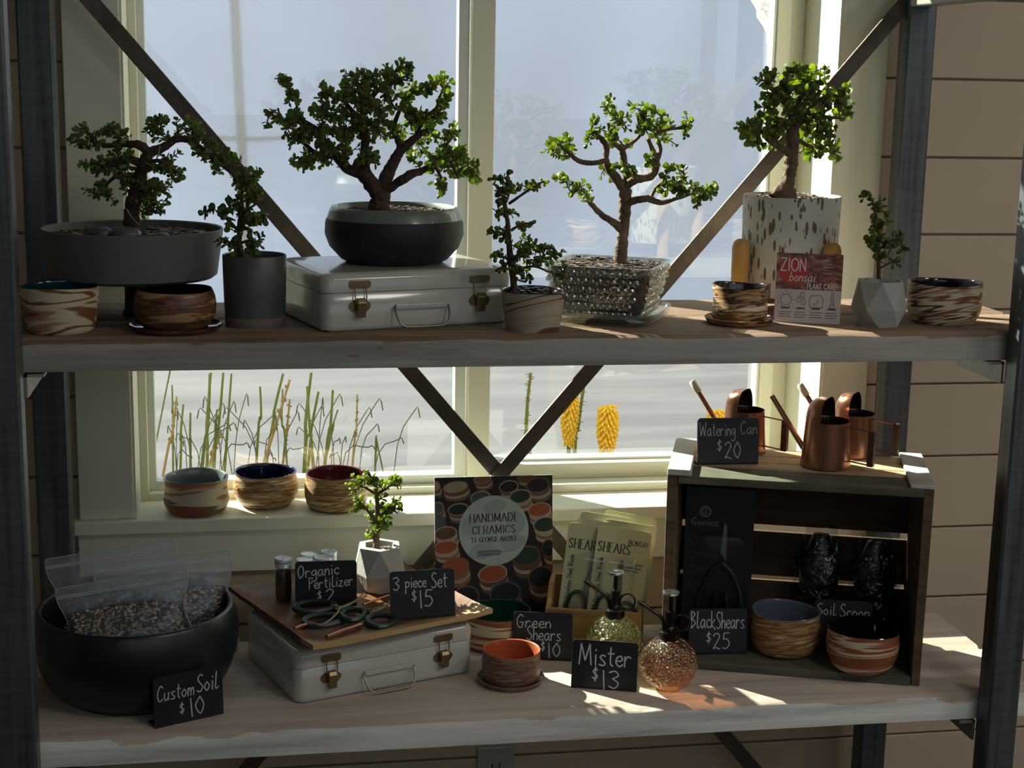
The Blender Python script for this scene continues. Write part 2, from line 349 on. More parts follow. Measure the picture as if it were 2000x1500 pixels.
t = thing('greenhouse_curtain', 'pale translucent plastic curtain of the greenhouse outside the window', 'curtain', (0,2,0))
obj('film', sheet(-3.2, 4.2, .88, 1.88, 0, fn), m_film, t, smooth=True)
m_steel = mat('pole_steel', (.5,.52,.55), .4, .6)
P = at_y(432, 200, 2.06)
obj('pole', MB().tube([(P.x,.06,.89), (P.x,.06,1.9)], .009), m_steel, t)
for xx in (P.x-1.5, P.x+2.55, P.x+3.9): obj('pole', MB().tube([(xx,.06,.89), (xx,.06,1.9)], .009), m_steel, t)
P2 = at_y(432, 226, 2.06)
for zr in (.89, 1.89): obj('rail', MB().tube([(-3.2,.05,zr), (4.2,.05,zr)], .009), m_steel, t)
obj('rail', MB().tube([(-3.2,.075,P2.z), (P.x+.16,.075,P2.z)], .0045), m_steel, t)
# loose white cloth hanging beyond the upper right corner of the glass
Pc = at_y(1490, 60, 1.55)
m_cloth, nt, b_, o_ = nmat('white_cloth'); L = nt.links.new
tr = nt.nodes.new('ShaderNodeBsdfTranslucent'); tr.inputs[0].default_value = (.80,.80,.79,1); mx = nt.nodes.new('ShaderNodeMixShader'); mx.inputs[0].default_value = .6
b_.inputs['Base Color'].default_value = (.55,.56,.58,1); L(b_.outputs[0], mx.inputs[1]); L(tr.outputs[0], mx.inputs[2]); L(mx.outputs[0], o_.inputs[0])
tag(obj('hanging_cloth', sheet(-.05, .32, -.085, .38, 0, lambda x, z: .03*math.sin(46*x+30*z)+.014*math.sin(110*x-60*z), 40, 24, .002,
    edge=lambda u, v, x, z: x-.30*(1-u)*v*v+(1-u)*.055*(1-v)), m_cloth, loc=(Pc.x+.012, 1.55, Pc.z), smooth=True), 'loose white cloth corner hanging outside at the upper right of the window', 'cloth')

# grasses and poker flowers in the bed under the window
m_stalk = leafmat('green_stalk', (.21,.25,.08), (.50,.56,.14)); m_dry = leafmat('dry_stalk', (.48,.37,.17), (.7,.52,.22)); m_blade = mat('dark_blade', (.09,.12,.06), .6)
m_yel = leafmat('yellow_floret', (.92,.68,.07), (1,.82,.12))
def stalks(lab, Y, L, seed):
    rr = random.Random(seed); base = at_y(sum(s[0] for s in L)/len(L), 1000, Y)
    t = thing('grass_clump', lab, 'grass', (base.x, Y, 0), 0, 'tall grasses in the bed outside the window')
    for (xa, ya, xb, yb, wpx, dry) in L:
        yo = Y+rr.uniform(-.08, .08); A, B = at_y(xa, ya, yo), at_y(xb, yb, yo); D = (A-B).normalized(); G = A+D*((A.z)/max(.05, -D.z))*.98
        if abs(G.x-A.x) > .25: G = Vector((A.x+(.25 if G.x > A.x else -.25), yo, 0))
        pts = smoothpts([(G.x-base.x, yo-Y, 0), (A.x-base.x, yo-Y, A.z), ((A.x+B.x)/2-base.x+rr.uniform(-.006,.006), yo-Y, (A.z+B.z)/2), (B.x-base.x, yo-Y, B.z)], 4)
        r0 = wpx*.5*mpp(A); n = len(pts)
        mb = MB().tube(pts, [r0*1.25*(1-.4*i/(n-1)) for i in range(n)], 6)
        if dry:
            for k in range(26):
                q = pts[n//2+int((n-n//2-1)*k/26)]; a = rr.uniform(0, 6.28); mb.sphere((q[0]+r0*1.3*math.cos(a), q[1]+r0*math.sin(a), q[2]+rr.uniform(-.006,.006)), r0*.8, 5, 3, (1,1,1.6))
        obj('stalk', mb, m_dry if dry else m_stalk, t, smooth=True)
    mb = MB()
    for k in range(8):
        x = rr.uniform(min(s[0] for s in L)-25, max(s[0] for s in L)+25); A = at_y(x, 940, Y+rr.uniform(-.1,.15)); h = rr.uniform(.05,.2); lean = rr.uniform(-.07,.07)
        g = (A.x-base.x, A.y-Y, 0); q = (A.x-base.x, A.y-Y, A.z); tip = (A.x-base.x+lean, A.y-Y, A.z+h); bend = (A.x-base.x+lean*1.25, A.y-Y, A.z+h*.9)
        mb.tube(smoothpts([g, q, tip, bend], 4), 0.0014, 4)
    stuff(obj('blades', mb, m_blade, t))
stalks('clump of thin grass stalks nearest the left side of the window', 1.25, [(318,930,345,775,5,1),(338,900,336,752,4,0),(352,925,358,790,5,0),(372,915,372,806,5,0),(325,760,330,735,3,0)], 1)
stalks('clump of tall green stalks behind the grey bowl on the sill', 1.25, [(392,935,410,730,7,0),(404,935,412,728,6,0),(414,930,436,728,6,0),(402,930,432,845,6,1),(440,900,452,730,5,0),(420,880,424,800,5,0)], 2)
stalks('golden seed-headed grass behind the navy bowl on the sill', 1.25, [(512,915,566,742,6,1),(524,880,553,730,6,0),(502,880,508,755,5,0),(550,930,566,780,5,1),(560,900,552,760,4,0)], 3)
stalks('dense yellow-green stalks behind the maroon bowl on the sill', 1.25, [(594,920,608,728,7,0),(600,920,622,765,6,0),(612,915,600,755,6,0),(634,910,650,762,6,0),(640,880,660,800,4,0)], 4)
stalks('single bent dry stalk left of the window mullion', 1.25, [(688,915,698,770,4,1),(733,905,735,850,4,0),(745,905,736,858,3,0)], 5)
def poker(lab, x, y0, y1, wpx, Y, seed):
    rr = random.Random(seed); B, T = at_y(x, y1, Y), at_y(x, y0, Y); k = mpp(B); h = T.z-B.z
    t = thing('poker_flower', lab, 'flower', (B.x, Y, 0), 0, 'poker flowers outside the window'); wpx *= 1.18
    obj('stem', MB().tube([(0,0,0), (.004,0,B.z*.5), (0,0,B.z), (0,0,T.z-.01)], [.006,.006,.005,.003], 7), m_stalk, t, smooth=True)
    mb = MB(); N = 150
    for i in range(N):
        f = i/N; a = i*2.4; z = B.z+h*f; r = wpx*.5*k*(.50+.50*math.sin(math.pi*min(1, .25+(1-f)*.80)))
        q0 = Vector((.1*r*math.cos(a), .1*r*math.sin(a), z+.006)); up = (f-.75)*.9
        q1 = Vector((r*math.cos(a), r*math.sin(a), z-.016*(1-f)+.012*max(0, up)+rr.uniform(-.004,.004)))
        mb.tube([q0, (q0+q1)/2+Vector((0,0,.003)), q1], [.0022,.0034,.0030], 5)
    obj('flower_head', mb, m_yel, t, smooth=True)
poker('slim yellow poker flower beside the steel brace, with a dried stalk to its right', 1111, 765, 862, 32, 1.3, 1)
poker('plump bright yellow poker flower standing alone outside the right pane', 1185, 797, 890, 38, 1.2, 2)
poker('yellow poker flower top peeking over the chalkboard on the crate', 1396, 806, 892, 36, 1.25, 3)
def driedstalk(lab, pts, Y, seed):
    rr = random.Random(seed); W = [at_y(x, y, Y) for x, y in pts]; g = W[0]
    t = thing('dried_stalk', lab, 'plant', (g.x, Y, 0), 0, 'dried flower stalks outside the window')
    q = smoothpts([(0,0,0)]+[(p.x-g.x, 0, p.z) for p in W], 6)
    obj('stem', MB().tube(q, [.0055-.002*i/len(q) for i in range(len(q))], 6), m_stalk, t, smooth=True)
    mb = MB()
    for i in range(70):
        p = q[len(q)//4+rr.randrange(len(q)*3//4)]; a = rr.uniform(0, 6.28); l = rr.uniform(.004,.014)
        mb.tube([p, (p[0]+l*math.cos(a), p[1]+l*math.sin(a), p[2]+rr.uniform(-.006,.006))], [.0016,.0008], 4)
    obj('seed_husks', mb, m_dry, t)
driedstalk('bare brown stalk with a dry tip left of the poker flowers', [(1034,900),(1028,850),(1030,790),(1033,760),(1037,728)], 1.3, 1)
driedstalk('dried spiky stalk right of the slim poker flower', [(1122,893),(1128,840),(1135,790),(1140,757)], 1.35, 2)

# ================================================================== SHELF RACK
m_galv = galv('galvanised_steel'); m_brace = mat('rusty_flat_bar', (.10,.075,.058), .5, .35, var=.35, vscale=14, bump=.15, bscale=90)
m_rail = mat('dull_rail_steel', (.30,.30,.27), .5, .3, var=.2, vscale=20)
t = thing('shelf_rack', 'galvanised steel shelf rack with crossed flat bars in front of the window', 'rack', (0,0,0))
PZ = 2.25
def post(x0, x1, y0, y1):
    mb = MB(); mb.loft([[(x0+a*(x1-x0), y0+b*(y1-y0), z) for a, b in ((.07,0),(.93,0),(1,.09),(1,.91),(.93,1),(.07,1),(0,.91),(0,.09))] for z in (0, PZ)])
    return obj('post', mb, m_galv, t, smooth=30)
post(-.725,-.667,-.045,-.003); post(.806,.858,-.045,-.003)
post(-.718,-.661,.425,.467); post(.797,.85,.425,.467)
def bar(a, b, wd, th, Y):
    a, b = Vector(a), Vector(b); d = (b-a).normalized(); p = Vector((-d.y, d.x))*wd/2
    q = [a+p, b+p, b-p, a-p]
    return obj('brace', MB().loft([[(v.x, Y, v.y) for v in q], [(v.x, Y+th, v.y) for v in q]]), m_brace, t, bevel=.0012)
ax, az = .075, .909
bar((ax-.679*1.08, az+.802*1.08), (ax+.679*.95, az-.802*.95), .027, .006, .447)
bar((ax+.726*1.0, az+.838*1.0), (ax-.445*1.45, az-.542*1.45), .027, .006, .440)
for (xa, xb) in ((-.667,-.640), (.779,.806)):
    for zt in (ZU-.046, ZL-.046):
        mb = MB().box((xa,-.003,zt-.004), (xb,.425,zt)); s = xa if xa < 0 else xb-.004
        mb.box((s,-.003,zt-.034), (s+.004,.425,zt)); obj('side_rail', mb, m_rail, t)
mb = MB().box((.797,-.003,1.735), (.838,.425,1.778)); obj('side_rail', mb, m_rail, t, bevel=.003)
mb = MB().box((-.711,-.003,1.735), (-.667,.425,1.778)); obj('side_rail', mb, m_rail, t, bevel=.003)
m_b1 = wood('old_shelf_wood', (.14,.088,.057), (.30,.205,.145), (.38,.29,.21), scale=(2.2,38,38), paint=(.36,.35,.31), chips=.74, bump=.5)
m_b2 = wood('washed_shelf_wood', (.40,.32,.27), (.58,.49,.42), (.66,.59,.52), scale=(2.0,30,30), paint=(.80,.80,.75), chips=.74, bump=.4, seed=3)
def board(lab, x0, x1, y0, y1, zt, th, m, seed):
    rr = random.Random(seed); N = 46; rings = []
    for i in range(N+1):
        x = x0+(x1-x0)*i/N; j = lambda s: rr.uniform(-s, s)
        e = .005+abs(j(.006))
        rings.append([(x, y0+j(.0006), zt-th), (x, y1, zt-th), (x, y1, zt), (x, y0+e*1.6, zt), (x, y0+e*.4, zt-e*.6), (x, y0+j(.0006), zt-e*1.5)])
    return tag(obj('shelf_board', MB().loft(rings), m, smooth=35), lab, 'shelf board', 'rough shelf boards')
board('front plank of the upper shelf, brown top and chipped grey painted edge', -.90, .905, 0, .186, ZU, .0435, m_b1, 1)
board('rear plank of the upper shelf, close to the window', -.90, .905, .192, .375, ZU, .0435, m_b1, 2)
board('front plank of the lower shelf with a chipped whitewashed edge', -.90, .908, 0, .187, ZL, .0435, m_b2, 3)
board('rear plank of the lower shelf, under the wooden crate back', -.90, .908, .191, .375, ZL, .0435, m_b2, 4)

# ================================================================== LETTERING
HAND = {
'a':(10,["8,9 4,10 0,5 3,0 7,4 8,10","8,9 8,3 10,0"]),'c':(8,["8,8 4,10 0,5 4,0 8,2"]),'e':(8,["0,5 7,6 6,10 2,9 0,4 4,0 8,2"]),
'f':(7,["8,18 5,20 3,14 3,-6","!0,10 7,10"]),'g':(9,["8,9 4,10 0,6 3,2 7,5 8,10 8,-4 4,-8 0,-6"]),'h':(8,["!0,20 0,0","0,5 4,10 7,7 7,0"]),
'i':(4,["!2,10 2,0","!2,14 2,15.2"]),'k':(8,["!0,20 0,0","!7,10 0,4 8,-2"]),'l':(6,["2,20 1,3 3,0 6,2"]),'m':(11,["!0,10 0,0","0,5 3,10 5,7 5,0","5,5 8,10 10,7 10,0"]),
'n':(8,["!0,10 0,0","0,5 4,10 7,7 7,0"]),'o':(9,["4,10 0,5 4,0 8,5 4,10"]),'p':(9,["!0,10 0,-9","0,6 4,10 8,6 4,1 0,3"]),'r':(8,["!0,10 0,0","0,5 3,10 7,9"]),
's':(8,["7,9 4,10 1,8 4,5 7,2 4,0 0,1"]),'t':(7,["3,18 3,3 6,0","!0,12 7,12"]),'u':(9,["0,10 0,3 3,0 7,4","!7,10 7,0"]),'z':(9,["!0,10 7,10 0,0 8,0"]),'d':(9,["8,9 4,10 0,5 3,0 8,4","!8,20 8,0"]),
'b':(9,["!0,20 0,0","0,6 4,10 8,5 4,0 0,2"]),'y':(9,["0,10 1,4 5,4 8,9","8,10 7,-4 3,-8"]),
'C':(10,["9,17 5,20 0,12 1,3 5,0 9,3"]),'S':(10,["9,18 5,20 1,15 5,10 9,5 5,0 0,2"]),'O':(11,["5,20 0,12 3,0 9,6 9,16 5,20"]),'F':(9,["!1,20 1,0","!1,20 9,19","!1,11 7,11"]),
'G':(11,["9,17 5,20 0,12 2,1 7,0 9,8","!4,8 10,8"]),'M':(15,["!0,0 2,20 7,4 12,20 14,0"]),'B':(10,["!1,20 1,0","1,20 8,17 2,11","2,11 9,6 1,0"]),'W':(17,["!0,20 4,0 8,15 12,0 16,20"]),
'$':(8,["7,15 4,17 1,13 4,10 7,7 4,3 0,5","!4,20 4,0"]),'0':(11,["5,20 0,10 5,0 9,10 5,20"]),'1':(4,["!1,20 2,-2"]),'2':(10,["0,16 4,20 8,15 0,0","0,0 4,1 9,-1"]),'3':(10,["0,18 5,20 8,15 3,11","3,11 8,6 5,0 0,2"]),'5':(10,["!9,20 2,20 1,12","1,12 6,12 9,6 5,0 0,1"]),' ':(6,[])}
CAPS = {
'A':(13,["!0,0 6,20 12,0","!2,7 10,7"]),'B':(11,["!1,0 1,20","1,20 8,19 8,12 1,11","1,11 10,9 9,1 1,0"]),'C':(12,["11,16 7,20 1,15 1,5 7,0 11,4"]),'D':(13,["!1,0 1,20","1,20 8,19 12,10 8,1 1,0"]),'E':(10,["!1,0 1,20","!1,20 9,20","!1,11 7,11","!1,0 9,0"]),
'G':(13,["11,16 7,20 1,15 1,5 7,0 11,3","!11,0 11,9 7,9"]),'H':(12,["!1,0 1,20","!11,0 11,20","!1,10 11,10"]),'I':(4,["!2,0 2,20"]),'L':(9,["!1,20 1,0 8,0"]),'M':(15,["!1,0 1,20","!1,20 7,3 13,20","!13,20 13,0"]),'N':(13,["!1,0 1,20","!1,20 11,0","!11,0 11,20"]),
'O':(14,["7,20 1,15 1,5 7,0 13,5 13,15 7,20"]),'P':(11,["!1,0 1,20","1,20 9,19 9,10 1,9"]),'R':(12,["!1,0 1,20","1,20 9,19 9,11 1,10","!5,10 11,0"]),'S':(11,["9,17 5,20 1,15 5,10 9,5 5,0 1,3"]),'T':(11,["!5,0 5,20","!0,20 10,20"]),'Z':(11,["!0,20 10,20 0,0 10,0"]),'!':(4,["!2,20 2,6","!2,1 2,0"]),' ':(6,[])}
SERIF = {'A':((0,0),(12,0)),'H':((1,0),(11,0),(1,20),(11,20)),'I':((2,0),(2,20)),'M':((1,0),(13,0),(1,20),(13,20)),'N':((1,0),(1,20),(11,20)),'R':((1,0),(11,0),(1,20)),'T':((5,0),),'D':((1,0),),'B':((1,0),)}
def GL(font, c): return font.get(c) or HAND.get(c) or CAPS[c]
def write(mb, text, x, z, h, font=HAND, pen=.1, slant=0, thick=None, gap=2.2, rot=0, stretch=1, serif=False, y=-.0006, mi=0, fit=None):
    """strokes laid on the local xz plane; h = cap height, pen = stroke width / h"""
    s = h/20; wtot = sum(GL(font, c)[0]*stretch+gap for c in text)*s
    sx = s*stretch
    if fit: sx *= fit/wtot; gap_ = gap*sx/stretch/s*s
    cx = 0; cr, sr = math.cos(rot), math.sin(rot); kk = sx/(s*stretch)
    for c in text:
        wd, strokes = GL(font, c)
        lst = [(q[0] == '!', [tuple(float(t) for t in p.split(',')) for p in q.lstrip('!').split()]) for q in strokes]
        if serif:
            for (a, b) in SERIF.get(c, ()): lst.append((True, [(a-2, b), (a+2, b)]))
        for straight, pts in lst:
            if not straight: pts = smoothpts(pts, 5)
            P = [((cx+a*sx+b*s*slant), b*s) for a, b in pts]; n = len(P)
            for i in range(n-1):
                (xa, za), (xb, zb) = P[i], P[i+1]; dx, dz = xb-xa, zb-za; l = math.hypot(dx, dz) or 1e-9
                pw = pen*h*.5
                if thick: pw = (pen+(thick-pen)*abs(dz)/l)*h*.5
                nx_, nz_ = -dz/l*pw, dx/l*pw; ex, ez = dx/l*pw*.45, dz/l*pw*.45
                q = [(xa-ex+nx_, za-ez+nz_), (xb+ex+nx_, zb+ez+nz_), (xb+ex-nx_, zb+ez-nz_), (xa-ex-nx_, za-ez-nz_)]
                mb.add([(x+a*cr-b*sr, y-.00002*(i % 2), z+a*sr+b*cr) for a, b in q], [(3,2,1,0)], mi)
        cx += wd*sx+gap*s*kk
    return cx
m_board = mat('chalkboard_black', (.0095,.0115,.017), .42, var=.15, vscale=30); m_chalk = mat('chalk_white', (.55,.56,.58), .9)
def card(name, lab, cat, BL, BR, Z, hgt, lines, tilt=10, group=None, foot=True, rc=.006):
    A, B = at_z(*BL, Z), at_z(*BR, Z); d = B-A; w = math.hypot(d.x, d.y); a = math.atan2(d.y, d.x)
    t = thing(name, lab, cat, ((A.x+B.x)/2, (A.y+B.y)/2, Z), a, group)
    ol = rrect(w, hgt, rc, 4); ol = [(x, y+hgt/2) for x, y, _ in ol]
    ol = [(x, z) if z > hgt*.3 else ((w/2 if x > 0 else -w/2) if abs(x) > w/2-rc*1.01 else x, 0 if z < rc*1.01 else z) for x, z in ol]
    Mx = Matrix.Rotation(R(-tilt), 4, 'X')
    b = obj('board', MB().loft([[(x,0,z) for x, z in ol], [(x,.003,z) for x, z in ol]]).move(Mx), m_board, t)
    if foot: obj('foot', MB().box((-w/2,0,0), (w/2,.028,.003)), m_board, t)
    mb = MB()
    for (txt, u, v, h, kw) in lines: write(mb, txt, -w/2+u*w, v*hgt, h*hgt, **kw)
    obj('chalk_lettering', mb.move(Mx), m_chalk, b)
    return t
GS = 'small black chalkboard price signs'

# ================================================================== CERAMICS
G_BLACK = mat('black_glaze', (.006,.007,.010), .08, coat=.5); G_NAVY = mat('navy_glaze', (.006,.008,.030), .07, coat=.6); G_GREY = mat('grey_green_glaze', (.15,.19,.20), .18, coat=.4)
G_MAROON = mat('maroon_glaze', (.075,.018,.020), .1, coat=.5); G_GREEN = mat('green_glaze', (.008,.045,.026), .12, coat=.5); G_TERRA = mat('terracotta_glaze', (.42,.11,.045), .3, var=.15); G_DARK = mat('dark_brown_glaze', (.02,.013,.015), .12, coat=.4)
G_BLUEGREY = mat('blue_grey_glaze', (.13,.15,.20), .15, coat=.4); G_PINE = mat('dark_teal_glaze', (.008,.035,.040), .08, coat=.5)
def vessel(t, prof, k, m_out, m_in, wall=4, seed=0, wob=.012, part='body', n=44):
    """prof: outer (radius, height) in px from foot to rim; a clay body and a glazed inside"""
    rr = random.Random(seed); ph = [rr.uniform(0, 6.28) for _ in range(4)]; H = prof[-1][1]*k
    def wb(a, r, z): f = max(0, z/H); return r*(1+wob*math.sin(2*a+ph[0])*f+wob*.5*math.sin(3*a+ph[1])), z+H*wob*1.6*f*math.sin(2*a+ph[2])*(1 if f > .5 else 0)
    out = smoothpts([(r*k, h*k) for r, h in prof], 4)
    obj(part, MB().lathe([(out[0][0]*.2, 0)]+out, n, cap0=True, wob=wb), m_out, t, smooth=50)
    ir = [((r-wall)*k, max(h*k, wall*k)) for r, h in reversed(prof)]
    ins = [out[-1], (out[-1][0]-wall*k*.25, out[-1][1]+wall*k*.3), (out[-1][0]-wall*k*.75, out[-1][1]+wall*k*.2)]+smoothpts(ir, 3)+[(ir[-1][0]*.5, wall*k), (.0005, wall*k)]
    obj('glaze', MB().lathe(ins, n, wob=wb), m_in, t, smooth=50)
def bowl(lab, x, yb, Z, prof, m_out, m_in, seed=0, grp='handmade swirled clay bowls', name='clay_bowl', cat='bowl', rot=0, wob=.012):
    P = stand(x, yb, Z, prof[0][0]); k = mpp(P)
    t = thing(name, lab, cat, P, rot, grp); vessel(t, prof, k, m_out, m_in, seed=seed, wob=wob); return t, P, k
S_A = swirl('clay_cream_brown_bands', [BROWN, TAN, CREAM, BROWN, CREAM], 4.6, .14, 1, sx=3.2)
S_B = swirl('clay_dark_brown', [DARK, BROWN, (.09,.04,.02), BROWN, TAN], 12, .08, 2)
S_C = swirl('clay_rust_cream', [CREAM, (.36,.25,.15), CREAM, (.20,.075,.035), CREAM, DARK, CREAM], 8, .2, 3.3, sx=3)
S_D = swirl('clay_cup_streaks', [BROWN, TAN, DARK, TAN, CREAM], 12, .12, 4)
S_E = swirl('clay_cream_redbrown', [(.42,.20,.10), CREAM, CREAM, (.16,.13,.08), (.30,.09,.045)], 4.6, .12, 5.6, sx=2.6)
S_F = swirl('clay_tan_streaks', [CREAM, TAN, (.50,.33,.16), BROWN, TAN, CREAM], 15, .06, 6)
S_G = swirl('clay_ochre_streaks', [TAN, (.46,.32,.15), BROWN, (.46,.32,.15), CREAM], 14, .1, 7)
S_H = swirl('clay_stripes_rust', [CREAM, RUST, CREAM, RUST], 6, .02, 8, dist=.1, sx=1.5)
S_I = swirl('clay_terracotta_streaks', [(.20,.11,.075), (.13,.07,.045), (.27,.17,.11), (.17,.085,.055)], 14, .08, 9)
S_J = swirl('clay_ochre_brown', [(.22,.12,.05), TAN, (.34,.20,.09), BROWN, TAN, CREAM], 13, .14, 10)
S_K = swirl('clay_rust_lines', [RUST, (.30,.10,.05), CREAM, RUST, CREAM], 7.5, .08, 11, hard=.04, sx=3)
S_L = swirl('clay_pale_pot', [(.36,.30,.22), (.44,.37,.28), (.36,.30,.22), (.44,.37,.28), (.11,.06,.035), (.40,.33,.25)], 4.5, .3, 14, sx=3)
bowl('cream and brown swirled clay bowl half hidden by the left post', 120, 656, ZU, [(58,0),(64,8),(69,30),(72,55),(73,74),(74,90)], S_A, G_PINE, 1)
sP = stand(344, 657, ZU, 78); k = mpp(sP)
t = thing('saucer', 'dark brown clay saucer under the round black-glazed bowl', 'saucer', sP, 0, 'clay saucers')
obj('dish', MB().lathe([(0.01*k,0),(74*k,0),(83*k,3*k),(90*k,12*k)], 44, cap0=True), S_B, t, smooth=50); obj('glaze', MB().lathe([(90*k,12*k),(88*k,13.5*k),(86*k,12*k),(80*k,7*k),(.001,6*k)], 44), G_BLACK, t, smooth=50)
t = thing('clay_bowl', 'round dark brown clay bowl with black glaze below the grey planter', 'bowl', sP+Vector((0,0,6.2*k)), 0, 'handmade swirled clay bowls')
vessel(t, [(58,0),(66,6),(76,25),(79,44),(77,60),(72,74)], k, S_B, G_BLACK, seed=2)
bowl('swirled bowl with blue-black glaze at the right end of the upper shelf', 1840, 637, ZU, [(54,0),(60,5),(69,22),(71,44),(70,60),(71.5,79)], S_C, G_BLACK, 3)
sP = stand(1443, 640, ZU, 58); k = mpp(sP)
t = thing('saucer', 'small streaked clay saucer under the cup beside the plant care card', 'saucer', sP, 0, 'clay saucers')
obj('dish', MB().lathe([(0.01*k,0),(56*k,0),(63*k,3*k),(68*k,12*k)], 40, cap0=True), S_D, t, smooth=50); obj('glaze', MB().lathe([(68*k,12*k),(66*k,13.5*k),(64*k,12*k),(60*k,7*k),(.001,6*k)], 40), S_D, t, smooth=50)
t = thing('clay_cup', 'small streaked clay cup with a dark shiny rim beside the plant care card', 'cup', sP+Vector((0,0,6.2*k)), 0, 'handmade swirled clay bowls')
vessel(t, [(48,0),(53,6),(54,22),(51,44),(53,58),(55,69)], k, S_D, G_DARK, seed=4, wob=.02)
bowl('cream and red-brown banded bowl with grey glaze on the window sill', 385, 1011, ZS, [(47,0),(56,6),(63,22),(61,42),(60,56),(63,70)], S_E, G_GREY, 5)
bowl('streaked tan bowl with navy glaze in the middle of the window sill', 520, 995, ZS, [(41,0),(51,5),(62,24),(63,42),(60,58),(61,66)], S_F, G_NAVY, 6)
bowl('ochre streaked bowl with maroon glaze on the sill behind the small plant', 657, 1002, ZS, [(45,0),(56,6),(61,24),(61,48),(59,62),(59,68)], S_G, G_MAROON, 7)
bowl('cream and rust striped bowl with green glaze behind the terracotta bowl', 968, 1278, ZL, [(50,0),(58,5),(65,22),(66,44),(67,62),(67,72)], S_H, G_GREEN, 8)
sP = stand(997, 1352, ZL, 56); k = mpp(sP)
t = thing('saucer', 'terracotta saucer at the front of the lower shelf', 'saucer', sP, 0, 'clay saucers')
obj('dish', MB().lathe([(0.01*k,0),(54*k,0),(61*k,3*k),(66*k,11*k)], 40, cap0=True), S_I, t, smooth=50); obj('glaze', MB().lathe([(66*k,11*k),(64*k,12.5*k),(62*k,11*k),(58*k,7*k),(.001,6*k)], 40), S_I, t, smooth=50)
t = thing('clay_bowl', 'small terracotta-glazed bowl on its saucer at the front of the lower shelf', 'bowl', sP+Vector((0,0,6.2*k)), 0, 'handmade swirled clay bowls')
vessel(t, [(49,0),(54,5),(57,20),(57,38),(56,52),(56.5,60)], k, S_I, G_TERRA, seed=9)
ZC = ZL+.016
bowl('ochre brown bowl with blue-grey glaze inside the crate', 1530, 1287, ZC, [(48,0),(58,7),(66,28),(67,52),(65,72),(66,82)], S_J, G_BLUEGREY, 10)
bowl('rust bowl with cream lines and black inside at the right of the crate', 1680, 1319, ZC, [(46,0),(57,7),(67,30),(69,52),(68,70),(67.5,80)], S_K, G_BLACK, 11)

# ================================================================== BONSAI
m_bark = mat('bonsai_bark', (.065,.034,.022), .8, var=.4, vscale=60, bump=.6, bscale=160)
m_bark2 = mat('bonsai_bark_tan', (.14,.088,.052), .8, var=.45, vscale=45, bump=.6, bscale=150)
m_twig = mat('young_twig', (.10,.055,.03), .7)
LM = [leafmat('leaf_deep', (.115,.150,.062), (.38,.48,.08)), leafmat('leaf_mid', (.14,.185,.07), (.48,.60,.09)), leafmat('leaf_fresh', (.19,.25,.07), (.62,.76,.10))]
m_soil = mat('potting_soil', (.055,.033,.022), .95, var=.5, vscale=90, bump=1, bscale=140)
GRAV = [mat('gravel_brown', (.075,.05,.04), .7), mat('gravel_grey', (.16,.13,.11), .7), mat('gravel_tan', (.30,.19,.11), .7), mat('gravel_dark', (.03,.024,.022), .7)]
def leafmesh(m, wd, cup, seed):
    n = 10; vs = []
    for i in range(n):
        a = 2*math.pi*i/n; u = .5-.5*math.cos(a)
        r = wd*math.sin(a)*(.55+.55*u); vs.append((r, u, cup*(abs(r)*1.2)+.10*cup*u*u))
    vs += [(0, .58, .085), (0, .58, -.075)]
    fs = [(i, (i+1) % n, n) for i in range(n)]+[((i+1) % n, i, n+1) for i in range(n)]
    me = bpy.data.meshes.new('leaf'); me.from_pydata(vs, [], fs); me.materials.append(m); me.polygons.foreach_set('use_smooth', [True]*len(fs)); return me
LEAVES = [leafmesh(LM[i], wd, c, i) for i, wd, c in ((0,.46,.25),(1,.44,.3),(2,.42,.2),(0,.40,.1),(1,.48,.15))]
def gravel(parent, r, z, n, size, seed, c=(0,0), square=0, rotq=0):
    rr = random.Random(seed); mb = MB()
    for i in range(n):
        if square: x, y = rr.uniform(-square, square), rr.uniform(-square, square)
        else: a = rr.uniform(0, 6.283); q = r*math.sqrt(rr.random()); x, y = q*math.cos(a), q*math.sin(a)
        s = size*rr.uniform(.6, 1.3)
        mb.sphere((c[0]+x, c[1]+y, z+rr.uniform(-.3,.5)*s), s, 5, 3, (rr.uniform(.7,1.3), rr.uniform(.7,1.3), rr.uniform(.4,.8)), rr.choice((0,0,1,2,3,3)))
    return stuff(obj('gravel', mb, GRAV, parent, smooth=True))
